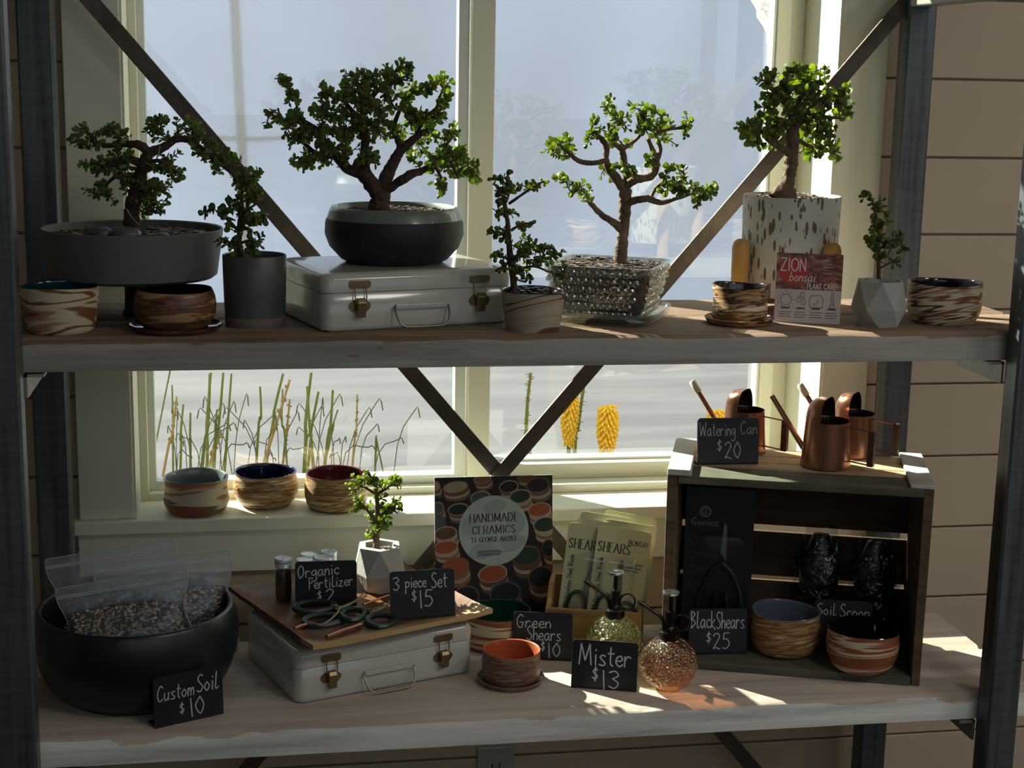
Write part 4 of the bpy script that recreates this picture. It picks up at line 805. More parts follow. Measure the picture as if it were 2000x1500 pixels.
# 8 — on the wooden plate
ZP = ZL+CH+.010
P = stand(741, 1161, ZP, 26); k = mpp(P); m_conc2 = mat('white_concrete', (.46,.45,.42), .8, var=.06, vscale=12, bump=.1, bscale=120)
t = thing('potted_bonsai', 'small sunlit bonsai in a white faceted pot on the wooden plate', 'potted bonsai', P, R(12), 'bonsai on the lower shelf')
facet(t, [(28,0,0),(50,38,1),(44,92,0),(31,92.5,0),(28,80,0),(.5,80,0)], k, 0, m=m_conc2, rot0=.25)
obj('soil', MB().lathe([(24*k,82*k),(.003,85*k)], 20), m_soil, t); gravel(t, 22*k, 84*k, 60, 3*k, 12)
t8 = t; t = thing('tmp', 'x', 'y', P)
counts.append(plant(t, P.y, [[(736,1068,7),(735,1045,6),(737,1010,5.5),(737,985,4.5),(734,955,4),(729,935,3)], [(736,1020,4),(722,1002,3,-.01),(708,985,2.5)], [(738,1012,3.5),(755,998,3,-.01),(772,985,2)], [(735,965,3),(718,955,2.5,-.01),(702,945,2)], [(737,965,3),(752,955,2.5,-.01),(768,945,2)]],
    [(727,930,14,9,4),(738,945,14,10,3),(700,945,14,12,5),(765,945,16,12,6),(735,965,12,8,3),(738,982,12,9,4),(705,985,14,12,5),(722,1000,10,8,2),(772,985,14,12,6),(755,1000,10,8,3),(738,1030,16,12,6),(725,1040,14,7,4),(752,1025,10,8,2)],
    13, 18, mult=.75, bark=m_bark2, depth=.018, spacing=7.5, fresh=.6))
Mr = Matrix.Rotation(-R(12), 4, 'Z')
for ch in list(t.children): ch.parent = t8; ch.matrix_basis = Mr @ ch.matrix_basis
bpy.data.objects.remove(t)
print('LEAVES', counts)
# ================================================================== PLANT CARE CARD
m_paper = mat('card_stock', (.52,.45,.44), .6); m_ink = mat('print_ink', (.05,.045,.045), .7); m_white = mat('print_white', (.72,.68,.66), .6); m_red = mat('print_red', (.46,.045,.035), .6)
m_canyon, nt, b_, o_ = nmat('print_canyon'); L = nt.links.new
tc = nt.nodes.new('ShaderNodeTexCoord'); mp = nt.nodes.new('ShaderNodeMapping'); mp.inputs['Scale'].default_value = (40,1,90); L(tc.outputs['Object'], mp.inputs[0])
n = nt.nodes.new('ShaderNodeTexNoise'); n.inputs['Scale'].default_value = 1; n.inputs['Detail'].default_value = 6; n.inputs['Distortion'].default_value = 1.5; L(mp.outputs[0], n.inputs['Vector'])
r_ = ramp(nt, [(.3, (.05,.025,.022)), (.48, (.20,.065,.045)), (.6, (.34,.16,.11)), (.75, (.42,.30,.24))]); L(n.outputs['Fac'], r_.inputs[0]); L(r_.outputs[0], b_.inputs['Base Color']); b_.inputs['Roughness'].default_value = .6
A, B = at_z(1511, 628, ZU), at_z(1640, 634, ZU); d = B-A; cw = math.hypot(d.x, d.y); ca = math.atan2(d.y, d.x); chh = 132*mpp(A)*1.02
t = thing('plant_care_card', 'printed plant care card leaning in front of the birch pot', 'card', (A+B)/2, ca)
Mx = Matrix.Rotation(R(-7), 4, 'X')
b = obj('card', MB().box((-cw/2,0,0), (cw/2,.002,chh)).move(Mx), m_paper, t)
def quad(mb, x0, z0, x1, z1, y, mi=0): return mb.add([(x0,y,z0),(x1,y,z0),(x1,y,z1),(x0,y,z1)], [(0,1,2,3)], mi)
def disc(mb, cx, cz, rx, rz, y, n=28, mi=0, rot=0, a0=0, a1=6.2832):
    c, s = math.cos(rot), math.sin(rot); pts = []
    full = a1-a0 > 6.28
    for i in range(n+(0 if full else 1)):
        a = a0+(a1-a0)*i/n; u, v = rx*math.cos(a), rz*math.sin(a); pts.append((cx+u*c-v*s, y, cz+u*s+v*c))
    return mb.add(pts, [tuple(range(len(pts)))], mi)
def line(mb, pts, wd, y, mi=0, closed=False):
    if closed: pts = list(pts)+[pts[0]]
    for (xa, za), (xb, zb) in zip(pts, pts[1:]):
        dx, dz = xb-xa, zb-za; l = math.hypot(dx, dz) or 1e-9; nx_, nz_ = -dz/l*wd/2, dx/l*wd/2
        mb.add([(xa+nx_,y,za+nz_),(xb+nx_,y,zb+nz_),(xb-nx_,y,zb-nz_),(xa-nx_,y,za-nz_)], [(3,2,1,0)], mi)
mb = MB(); quad(mb, -cw/2, chh*.48, cw/2, chh, -.0004, 0); disc(mb, -cw*.24, chh*.745, cw*.225, cw*.205, -.0007, mi=1)
write(mb, 'ZION', -cw*.43, chh*.745, chh*.18, CAPS, .09, fit=cw*.40, y=-.0011, mi=2)
write(mb, 'bonsai', -cw*.30, chh*.60, chh*.14, HAND, .085, slant=.25, fit=cw*.40, y=-.0012, mi=2)
write(mb, 'PLANT CARE!', -cw*.02, chh*.495, chh*.075, CAPS, .13, fit=cw*.46, y=-.0011, mi=2)
for i in range(5): quad(mb, cw*.20, chh*(.90-.045*i), cw*(.30+.12*((i*7) % 3)/3), chh*(.905-.045*i), -.0009, 2)
ic = lambda u, v: (-cw/2+u*cw, v*chh); lw = .0006
line(mb, [(ic(.17,.33)[0]+.0085*math.cos(i*.45), ic(0,.33)[1]+.0085*math.sin(i*.45)) for i in range(14)], lw, -.0009, 3, True)
for i in range(12):
    a = i*.5236; c = ic(.17,.33); line(mb, [(c[0]+.0105*math.cos(a), c[1]+.0105*math.sin(a)), (c[0]+.0135*math.cos(a), c[1]+.0135*math.sin(a))], lw, -.0009, 3)
for (u, v) in ((.42,.40),(.36,.33),(.44,.30)):
    c = ic(u, v); line(mb, smoothpts([(c[0], c[1]+.006), (c[0]+.003, c[1]-.001), (c[0], c[1]-.004), (c[0]-.003, c[1]-.001)], 4, True), lw, -.0009, 3, True)
c = ic(.63,.31); line(mb, [(c[0]-.010,c[1]-.009),(c[0]+.010,c[1]-.009),(c[0]+.0105,c[1]+.004),(c[0]+.008,c[1]+.010),(c[0]-.008,c[1]+.010),(c[0]-.0105,c[1]+.004)], lw, -.0009, 3, True); line(mb, smoothpts([(c[0]-.004,c[1]-.002),(c[0]-.001,c[1]-.005),(c[0]+.003,c[1]+.001),(c[0],c[1]+.003)], 3), lw, -.0009, 3)
c = ic(.87,.35); line(mb, [(c[0]-.0015,c[1]-.008),(c[0]-.0015,c[1]+.011),(c[0]+.0015,c[1]+.011),(c[0]+.0015,c[1]-.008)], lw, -.0009, 3); line(mb, [(c[0]+.0035*math.cos(i*.7), c[1]-.011+.0035*math.sin(i*.7)) for i in range(9)], lw, -.0009, 3, True)
for j, u in enumerate((.17,.40,.63,.87)):
    c = ic(u, .20); quad(mb, c[0]-.0065, c[1], c[0]+.0065, c[1]+.0022, -.0009, 3)
    for i in range(3): quad(mb, c[0]-.010, c[1]-.0055-.0038*i, c[0]+.010-.003*((i+j) % 2), c[1]-.0048-.0038*i, -.0009, 3)
obj('print', mb.move(Mx), [m_canyon, m_red, m_white, m_ink], b)

# ================================================================== POSTER
A, B = at_y(848, 935, .425), at_y(1078, 926, .425); pw = (B-A).length; ph_ = .276; tl = 7
P = Vector(((A.x+B.x)/2, .425-ph_*math.sin(R(tl))-.004, ZL))
t = thing('poster_board', 'leaning poster board printed with many ceramic pots and a pale round title', 'poster', P, math.atan2(B.y-A.y, B.x-A.x))
Mx = Matrix.Rotation(R(-tl), 4, 'X')
b = obj('board', MB().box((-pw/2,0,0), (pw/2,.004,ph_)).move(Mx), mat('poster_edge', (.35,.34,.32), .5), t)
PC = [mat('poster_dark', (.012,.010,.009), .6), mat('poster_cream', (.42,.34,.24), .6), mat('poster_clay', (.17,.09,.055), .6), mat('poster_orange', (.36,.085,.022), .6), mat('poster_green', (.018,.042,.026), .6), mat('poster_black', (.008,.008,.011), .6), mat('poster_slate', (.075,.095,.11), .6),
      mat('poster_pale_disc', (.48,.56,.52), .3, var=.10, vscale=14), mat('poster_ink', (.03,.033,.03), .6), mat('poster_brown', (.13,.055,.03), .6), mat('poster_ochre', (.24,.13,.055), .6), mat('poster_disc_rim', (.48,.52,.46), .6), mat('poster_disc_shape', (.37,.46,.44), .6)]
mb = MB(); quad(mb, -pw/2, 0, pw/2, ph_, -.0003, 0)
px = lambda x: (x-635)/1185*pw
pz = lambda y: ph_-(y-95)/1185*pw
clipx = lambda v: max(-pw/2, min(pw/2, v)); clipz = lambda v: max(.0005, min(ph_, v))
POTS = [(250,190,135,62,1,9,2),(520,120,90,50,10,1,2),(785,200,98,62,5,1,2),(960,110,95,40,9,2,2),(1080,190,122,75,5,2,2),(500,305,105,70,6,1,6),(900,300,112,68,4,1,1),(275,415,105,60,5,1,2),(75,395,60,62,6,1,2),(55,175,45,52,1,2,2),(1095,440,120,72,3,1,1),(85,540,68,68,6,6,6),(150,650,115,68,9,1,1),(1150,590,120,80,4,1,1),(150,790,125,68,3,1,1),(960,900,150,100,4,2,9),(250,985,135,92,3,10,10),(620,1070,150,92,3,1,9),(1110,1120,135,112,5,2,9),(355,1290,130,110,5,2,2),(745,1270,160,118,5,6,9),(1190,830,70,90,5,2,9)]
for (x, y, rx, ry, ci, cr_, cb) in POTS:
    yy = -.0005-.00002*POTS.index((x, y, rx, ry, ci, cr_, cb)); rot = R(8); cx, cz = px(x), pz(y); a, c = rx/1185*pw, ry/1185*pw; hb = c*1.35
    def D(cx, cz, a, c, y, mi):
        n0 = len(mb.v); disc(mb, cx, cz, a, c, y, 30, mi, rot); mb.v[n0:] = [(clipx(v[0]), v[1], clipz(v[2])) for v in mb.v[n0:]]
    for s, mi in ((1, cb), (.66, 1 if cb != 1 else 10), (.40, cb)): D(cx+.004*s, cz-hb*s, a*.97, c, yy-.00002*(1-s), mi)
    D(cx, cz, a, c, yy-.00006, cr_); D(cx, cz-c*.05, a*.90, c*.88, yy-.00008, ci)
cx, cz, rr_ = px(633), pz(638), 352/1185*pw
disc(mb, cx, cz, rr_, rr_, -.0012, 60, 11); disc(mb, cx, cz, rr_*.975, rr_*.975, -.0013, 60, 7)
for (x, y, rx, ry) in ((640,400,120,70),(520,840,135,80),(830,760,130,80),(400,590,90,90),(850,560,100,120)): disc(mb, px(x), pz(y), rx/1185*pw, ry/1185*pw, -.00135, 26, 12, R(12))
u = pw/1185
write(mb, 'HANDMADE', px(390), pz(552), 82*u, CAPS, .035, thick=.14, serif=True, fit=500*u, y=-.0016, mi=8, rot=R(1))
write(mb, 'CERAMICS', px(418), pz(670), 78*u, CAPS, .035, thick=.14, serif=True, fit=446*u, y=-.0016, mi=8, rot=R(1))
write(mb, 'ST GEORGE ARTIST', px(408), pz(752), 48*u, CAPS, .05, thick=.17, serif=True, fit=460*u, y=-.0016, mi=8, rot=R(1))
line(mb, [(px(450),pz(862)),(px(560),pz(868)),(px(680),pz(860)),(px(840),pz(838))], 4*u, -.0016, 8)
for i in range(9):
    x = 480+i*26; y = 866-i*.8
    for s in (1, -1): disc(mb, px(x), pz(y-s*17), 20*u, 5*u, -.0016, 12, 8, R(-38)*s)
obj('print', mb.move(Mx), PC, b)

# ================================================================== BLACK BOWL WITH SOIL BAGS
m_bbowl = mat('matt_black_bowl', (.012,.0135,.016), .34, var=.1, vscale=4)
P = stand(272, 1394, ZL, 136); k = mpp(P)
t = thing('planter_bowl', 'big matt black round bowl holding bags of soil', 'bowl', P)
prof = [(.01,0),(128*k,0),(142*k,4*k),(170*k,28*k),(186*k,66*k),(195*k,105*k),(194*k,140*k),(187*k,165*k),(183*k,171*k),(178*k,171*k),(175*k,165*k),(180*k,140*k),(181*k,105*k),(172*k,70*k),(155*k,38*k),(125*k,16*k),(.01,14*k)]
obj('bowl', MB().lathe(smoothpts(prof, 3), 72, cap0=True), m_bbowl, t, smooth=50)
m_bag = clear('bag_plastic', (.90,.91,.92), .06, .22, .5, 30, gcol=(.8,.85,.92), milk=.17); m_zip = mat('zip_strip_plastic', (.55,.58,.60), .3)
m_bagsoil = mat('dark_soil_mix', (.040,.028,.020), .95, var=.6, vscale=150, bump=1, bscale=260)
BG = [mat('perlite', (.66,.57,.47), .9), mat('pumice_tan', (.52,.36,.23), .9), mat('bark_bit', (.10,.065,.042), .9), mat('pumice_grey', (.42,.37,.32), .9)]
def soilbag(lab, TL, TR, Y, hgt, fill, seed, lean):
    rr = random.Random(seed); A, B = at_y(*TL, Y), at_y(*TR, Y); wd = (B-A).length; roll = -math.asin((B.z-A.z)/wd); c = (A+B)/2
    Mx = Matrix.Translation(c) @ Matrix.Rotation(roll, 4, 'Y') @ Matrix.Rotation(R(lean), 4, 'X')
    t = thing('soil_bag', lab, 'bag', c+Vector((0,0,-hgt)), 0, 'zip bags of custom soil'); T0 = Matrix.Translation(-t.location) @ Mx
    ph = [rr.uniform(0, 6.28) for _ in range(6)]
    def th(u, v, s=1):       # half thickness; v = 0 top .. 1 bottom
        e = max(0, 1-(2*u-1)**2)**.5; f = min(1, max(0, (v-.12)/.5)); return (.0012+.026*e*f*f*(3-2*f)*max(0, 1-max(0, v-.75)*1.6))*s
    def xz(u, v): return ((u-.5)*wd*(1-.10*math.sin(min(1, max(0, (v-.15)*1.6))*3.14)*.9+.02*math.sin(9*v+ph[0])), -v*hgt)
    def pillow(v0, v1, s, top, nx=26, nz=24, wr=0):
        mb = MB(); vs = []
        for sd in (-1, 1):
            for j in range(nz+1):
                for i in range(nx+1):
                    u = i/nx; v = v0+(v1-v0)*j/nz
                    if top: v = max(v, v0+top(u)*(1-j/nz))
                    uu = .5+(u-.5)*(1 if s == 1 else .965); x, z = xz(uu, v); w_ = th(uu, v, s)
                    w_ += wr*(math.sin(31*u+17*v+ph[1])*math.sin(23*v-9*u+ph[2])+.6*math.sin(60*u-41*v+ph[3]))*(1 if 0 < i < nx and j > 1 else 0)
                    vs.append((x, sd*w_, z))
        n1 = (nx+1)*(nz+1); fs = []
        for j in range(nz):
            for i in range(nx):
                a = j*(nx+1)+i; fs += [(a, a+nx+1, a+nx+2, a+1), (n1+a, n1+a+1, n1+a+nx+2, n1+a+nx+1)]
        per = [i for i in range(nx)]+[j*(nx+1)+nx for j in range(nz)]+[nz*(nx+1)+i for i in range(nx, 0, -1)]+[j*(nx+1) for j in range(nz, 0, -1)]
        for q in range(len(per)): fs.append((per[q], per[(q+1) % len(per)], n1+per[(q+1) % len(per)], n1+per[q]))
        return mb.add(vs, fs)
    tops = lambda u: .05*math.sin(3*u+ph[4])+.03*math.sin(8*u+ph[5])+.03
    obj('soil', pillow(fill, .97, .86, tops).move(T0), m_bagsoil, t, smooth=True)
    mb = MB()
    for i in range(1500):
        u = rr.uniform(.04, .96); v = fill+.01+(.95-fill)*rr.random()
        if v < fill+tops(u)*.9: continue
        uu = .5+(u-.5)*.965; x, z = xz(uu, v); y = -th(uu, v, .87); s = rr.uniform(.0011,.0031); mb.sphere((x, y, z), s, 5, 3, (rr.uniform(.8,1.3), .8, rr.uniform(.7,1.1)), rr.choice((0,0,1,1,2,3)))
    stuff(obj('granules', mb.move(T0), BG, t, smooth=True))
    obj('bag', pillow(0, 1, 1, None, wr=.0011).move(T0), m_bag, t, smooth=True)
    edge = [(xz(u_, v_)[0], 0, xz(u_, v_)[1]) for u_, v_ in [(0, .9-.09*i) for i in range(10)]+[(.02+.0968*i, .002) for i in range(11)]+[(1, .09*i) for i in range(11)]]; obj('seam', MB().tube(edge, 0.0008, 5).move(T0), m_zip, t)
    for dz in (.0135, .0165): 
        v = dz/hgt; obj('zip_strip', MB().tube([(*xz(.01, v)[:1], -.002, xz(.01, v)[1]), (0, -.0026, -dz), (xz(.99, v)[0], -.002, xz(.99, v)[1])], .0009, 6).move(T0), m_zip, t)
    return t
soilbag('rear zip bag of soil at the left of the black bowl', (88,1092), (338,1052), .290, .17, .45, 1, -4)
soilbag('zip bag of soil at the right of the black bowl', (182,1100), (448,1075), .240, .175, .27, 2, -3)
soilbag('front zip bag full of speckled soil in the black bowl', (108,1150), (362,1108), .185, .16, .25, 3, -6)
kw = lambda **a: dict(dict(pen=.10), **a)
card('price_sign', 'black chalk sign reading Custom Soil $10 before the black bowl', 'sign', (303,1424), (437,1394), ZL, .079, [('Custom', .05, .52, .30, kw(fit=.060, pen=.075, slant=.06)), ('Soil', .62, .55, .34, kw(fit=.037, pen=.07, slant=.06)), ('$', .36, .18, .24, kw(pen=.08)), ('10', .51, .12, .34, kw(fit=.028, pen=.07))], 3, GS)

# ================================================================== WOODEN PLATE AND WHAT LIES ON IT
m_acacia, nt, b_, o_ = nmat('acacia_plate'); L = nt.links.new
tc = nt.nodes.new('ShaderNodeTexCoord'); mp = nt.nodes.new('ShaderNodeMapping'); mp.inputs['Scale'].default_value = (4,40,40); L(tc.outputs['Object'], mp.inputs[0])
n = nt.nodes.new('ShaderNodeTexNoise'); n.inputs['Scale'].default_value = 1; n.inputs['Detail'].default_value = 7; n.inputs['Distortion'].default_value = .8; L(mp.outputs[0], n.inputs['Vector'])
r1 = ramp(nt, [(.3, (.075,.030,.014)), (.7, (.19,.085,.040))]); r2 = ramp(nt, [(.3, (.44,.29,.12)), (.7, (.58,.41,.20))]); L(n.outputs['Fac'], r1.inputs[0]); L(n.outputs['Fac'], r2.inputs[0])
sx = nt.nodes.new('ShaderNodeSeparateXYZ'); L(tc.outputs['Object'], sx.inputs[0])
ma = nt.nodes.new('ShaderNodeMath'); ma.operation = 'MULTIPLY_ADD'; L(n.outputs['Fac'], ma.inputs[0]); ma.inputs[1].default_value = .06; L(sx.outputs['Y'], ma.inputs[2])
r3 = ramp(nt, [(0, (1,1,1)), (.02, (0,0,0))]); ad = nt.nodes.new('ShaderNodeMath'); ad.operation = 'ADD'; L(ma.outputs[0], ad.inputs[0]); ad.inputs[1].default_value = .098; L(ad.outputs[0], r3.inputs[0])
mx = nt.nodes.new('ShaderNodeMixRGB'); L(r3.outputs[0], mx.inputs[0]); L(r1.outputs[0], mx.inputs[1]); L(r2.outputs[0], mx.inputs[2]); L(mx.outputs[0], b_.inputs['Base Color']); b_.inputs['Roughness'].default_value = .38
ta = math.atan2(.131,.296); tc_ = Vector((-.1825,.262,ZL+CH))
N = 20; S = .322
def plate(z_off):
    vs = []
    for j in range(N+1):
        for i in range(N+1):
            u, v = i/N*2-1, j/N*2-1; e = max(abs(u), abs(v)); q = max(0, (e-.72)/.28); cn = max(0, abs(u)+abs(v)-1.5)*.03
            vs.append((u*S/2*(1+cn), v*S/2*(1+cn), z_off+.014*q*q+.02*max(0, abs(u*v)-.7)*.5))
    return vs
a_, b2_ = plate(.008), plate(0.0); n1 = (N+1)**2; fs = []
for j in range(N):
    for i in range(N): q = j*(N+1)+i; fs += [(q, q+1, q+N+2, q+N+1), (n1+q, n1+q+N+1, n1+q+N+2, n1+q+1)]
per = [i for i in range(N)]+[j*(N+1)+N for j in range(N)]+[N*(N+1)+i for i in range(N, 0, -1)]+[j*(N+1) for j in range(N, 0, -1)]
for q in range(len(per)): fs.append((per[q], n1+per[q], n1+per[(q+1) % len(per)], per[(q+1) % len(per)]))
tag(obj('wooden_plate', MB().add(a_+b2_, fs), m_acacia, loc=tc_+Vector((0,0,.0006)), rot=(0,0,ta), smooth=60), 'square dark wooden plate with a pale sapwood edge on the lower case', 'plate')
ZP = ZL+CH+.0092
m_jar = clear('jar_glass', (.93,.95,.93), .10, .03); m_cap = mat('white_metal_cap', (.62,.66,.70), .3, .3); m_fert = mat('fertilizer_granules', (.11,.055,.030), .9, var=.5, vscale=240, bump=1, bscale=300)
def jar(lab, x, y, zrim):
    P = at_z(x, y, ZP+zrim); P.z = ZP; r = .0142; t = thing('fertilizer_jar', lab, 'jar', P, 0, 'small jars of fertilizer on the plate'); H = zrim
    obj('glass', MB().lathe([(.001,0),(r*.92,0),(r,.002),(r,H-.022),(r*.9,H-.017),(r*.9,H-.012)], 24, cap0=True), m_jar, t, smooth=50)
    obj('contents', MB().lathe([(.001,.0012),(r*.88,.0012),(r*.93,.003),(r*.93,H-.024),(.001,H-.023)], 24), m_fert, t, smooth=50)
    obj('cap', MB().lathe([(r*1.0,H-.016),(r*1.03,H-.014),(r*.97,H-.0125),(r*1.03,H-.011),(r*.97,H-.0095),(r*1.03,H-.008),(r*1.03,H-.0015),(r*.96,H),(r*.85,H),(r*.82,H-.001),(.001,H-.001)], 24), m_cap, t, smooth=35)
JH = .073
for (x, y, lab) in ((553,1089,'small fertilizer jar standing left of the Organic Fertilizer sign'), (595,1092,'fertilizer jar right behind the left corner of the Organic Fertilizer sign'), (630,1088,'fertilizer jar behind the middle of the Organic Fertilizer sign'), (603,1081,'back row fertilizer jar, the left of two white caps'), (642,1076,'back row fertilizer jar nearest the white faceted pot')): jar(lab, x, y, JH)
card('price_sign', 'black chalk sign reading Organic Fertilizer $2 on the wooden plate', 'sign', (577,1186), (697,1182), ZP, .078, [('Organic', .05, .64, .27, kw(fit=.070, rot=R(5), pen=.085, slant=.06)), ('Fertilizer', .22, .39, .25, kw(fit=.076, rot=R(4), pen=.085, slant=.06)), ('$', .36, .14, .22, kw(pen=.09)), ('2', .50, .10, .28, kw(fit=.018, pen=.08))], 2, GS)
card('price_sign', 'black chalk sign reading 3 piece Set $15 on the wooden plate', 'sign', (763,1212), (889,1203), ZP, .080, [('3', .05, .62, .26, kw(fit=.014, pen=.085)), ('piece', .24, .65, .26, kw(fit=.036, pen=.085)), ('Set', .64, .62, .31, kw(fit=.028, pen=.075)), ('$', .33, .35, .26, kw(pen=.08)), ('15', .45, .25, .33, kw(fit=.026, pen=.075))], 8, GS)
m_grip = mat('green_rubber_grip', (.010,.036,.028), .35); m_grip2 = mat('black_rubber_grip', (.012,.013,.013), .4); m_blade_ = mat('shear_steel', (.35,.35,.36), .25, .9); m_twine = mat('jute_twine', (.34,.28,.18), .9, bump=.5, bscale=400); m_copper = mat('copper_rod', (.62,.30,.20), .22, .9)
def shears(lab, loops, pivot, tip, knots, seed):
    c = at_z(*pivot, ZP); t = thing('bonsai_shears', lab, 'shears', c, 0, 'green handled bonsai shears on the plate')
    for li, (x, y, rx, ry, rot, lift) in enumerate(loops):
        o = at_z(x, y, ZP+.005+lift)-c; k = mpp(o+c); pts = []
        for i in range(28):
            a = 2*math.pi*i/28; u = rx*k*math.cos(a); v = ry*k*3.0*math.sin(a)*(1-.25*math.cos(a)); pts.append((o.x+u*math.cos(rot)-v*math.sin(rot), o.y+u*math.sin(rot)+v*math.cos(rot), o.z+.004*math.sin(a)))
        g = obj('handle', MB().tube(pts, 6.2*k, 8, True), m_grip, t, smooth=True)
        obj('liner', MB().tube([(o.x+(p[0]-o.x)*.86, o.y+(p[1]-o.y)*.86, p[2]+.001) for p in pts], 4.2*k, 8, True), m_grip2, g, smooth=True)
        q = min(pts, key=lambda p: (Vector(p)-Vector((0,0,.006))).length)
        obj('shank', MB().tube([q, ((q[0])*.5, q[1]*.5, .009+li*.004), (0,0,.007+li*.003)], [5.5*k,5*k,4*k], 8), m_grip, t, smooth=True)
    e = at_z(*tip, ZP+.006)-c
    for s in (-1, 1): 
        nn = Vector((-e.y, e.x, 0)).normalized()*.004*s
        obj('blade', MB().loft([[(nn.x*1.5,nn.y*1.5,.006+s*.001),(-nn.x*.2,-nn.y*.2,.006+s*.001),(-nn.x*.2,-nn.y*.2,.008+s*.001),(nn.x*1.5,nn.y*1.5,.008+s*.001)], [(e.x*.6+nn.x,e.y*.6+nn.y,.006),(e.x*.6-nn.x*.2,e.y*.6-nn.y*.2,.006),(e.x*.6-nn.x*.2,e.y*.6-nn.y*.2,.008),(e.x*.6+nn.x,e.y*.6+nn.y,.008)], [(e.x,e.y,.006),(e.x+.0004,e.y,.006),(e.x+.0004,e.y,.007),(e.x,e.y,.007)]]), m_blade_, t)
    for kn in knots:
        W = [at_z(x, y, ZP+z)-c for x, y, z in kn]; obj('twine', MB().tube(smoothpts([tuple(p) for p in W], 6), .0016, 6), m_twine, t, smooth=True)
shears('green handled shears tied with jute twine, left pair on the wooden plate', [(615,1185,39,5.6,R(4),.006),(631,1212,38,5.8,R(8),.0)], (668,1205), (700,1190), [[(606,1214,.012),(625,1221,.014),(645,1210,.018),(660,1195,.02),(664,1184,.02)],[(648,1181,.016),(664,1186,.020),(680,1180,.018),(700,1172,.012),(716,1163,.012)],[(655,1190,.019),(670,1186,.021),(690,1176,.018),(712,1158,.016)]], 1)
shears('green handled shears tied with white string, right pair on the wooden plate', [(690,1200,24,6.0,R(20),.006),(745,1212,29,6.8,R(24),.0)], (716,1206), (755,1180), [[(720,1190,.016),(735,1188,.02),(748,1186,.02),(760,1178,.014)],[(724,1196,.018),(740,1190,.022),(756,1182,.018),(762,1172,.012)]], 2)
def rod(lab, a, b, r=.0028):
    A, B = at_z(*a, ZP+.004), at_z(*b, ZP+.004); d = B-A; t_ = thing('copper_tool', lab, 'tool', A, 0, 'copper coloured bonsai tools')
    obj('shaft', MB().tube([(0,0,0), d*.5+Vector((0,0,.001)), d], [r, r, r*.85], 10), m_copper, t_, smooth=50); obj('end_cap', MB().tube([d*-.03, d*.0], r*1.15, 10), m_copper, t_)
rod('copper rod tool lying across the front of the wooden plate', (640,1244), (706,1220), .0036)
rod('short copper tip poking out from under the left shears', (576,1228), (606,1218), .0032)
rod('slim copper rod running behind the 3 piece Set sign', (712,1180), (790,1153), .0018)

# ================================================================== SHEARS PACKETS IN THEIR BOX
m_box = wood('box_pine', (.30,.17,.06), (.44,.27,.10), scale=(5,40,40), bump=.15, rough=.5)
A, B = at_z(1063, 1267, ZL), at_z(1251, 1279, ZL); d = B-A; bw = math.hypot(d.x, d.y); ba = math.atan2(d.y, d.x); bd = .105
t = thing('display_box', 'small honey wood display box holding the packaged shears', 'box', (A+B)/2, ba)
hf = .074; obj('front_panel', MB().box((-bw/2,0,0), (bw/2,.008,hf)), m_box, t, bevel=.001); obj('back_panel', MB().box((-bw/2,bd-.008,0), (bw/2,bd,.105)), m_box, t, bevel=.001); obj('base', MB().box((-bw/2+.008,.008,0), (bw/2-.008,bd-.008,.006)), m_box, t)
for s in (-1, 1):
    xa, xb = (-bw/2, -bw/2+.008) if s < 0 else (bw/2-.008, bw/2)
    obj('side_panel', MB().loft([[(x,.008,0),(x,bd-.008,0),(x,bd-.008,.105),(x,.055,.105),(x,.03,.082),(x,.008,hf)] for x in (xa, xb)]), m_box, t, bevel=.001)
m_pk = mat('packet_card', (.60,.58,.37), .45, var=.05, vscale=10); m_pkink = mat('packet_ink', (.05,.045,.03), .5); m_blis = clear('blister_plastic', (.96,.97,.95), .10, .04)
bo = t.location; ux = Vector((math.cos(ba), math.sin(ba), 0)); uy = Vector((-math.sin(ba), math.cos(ba), 0))
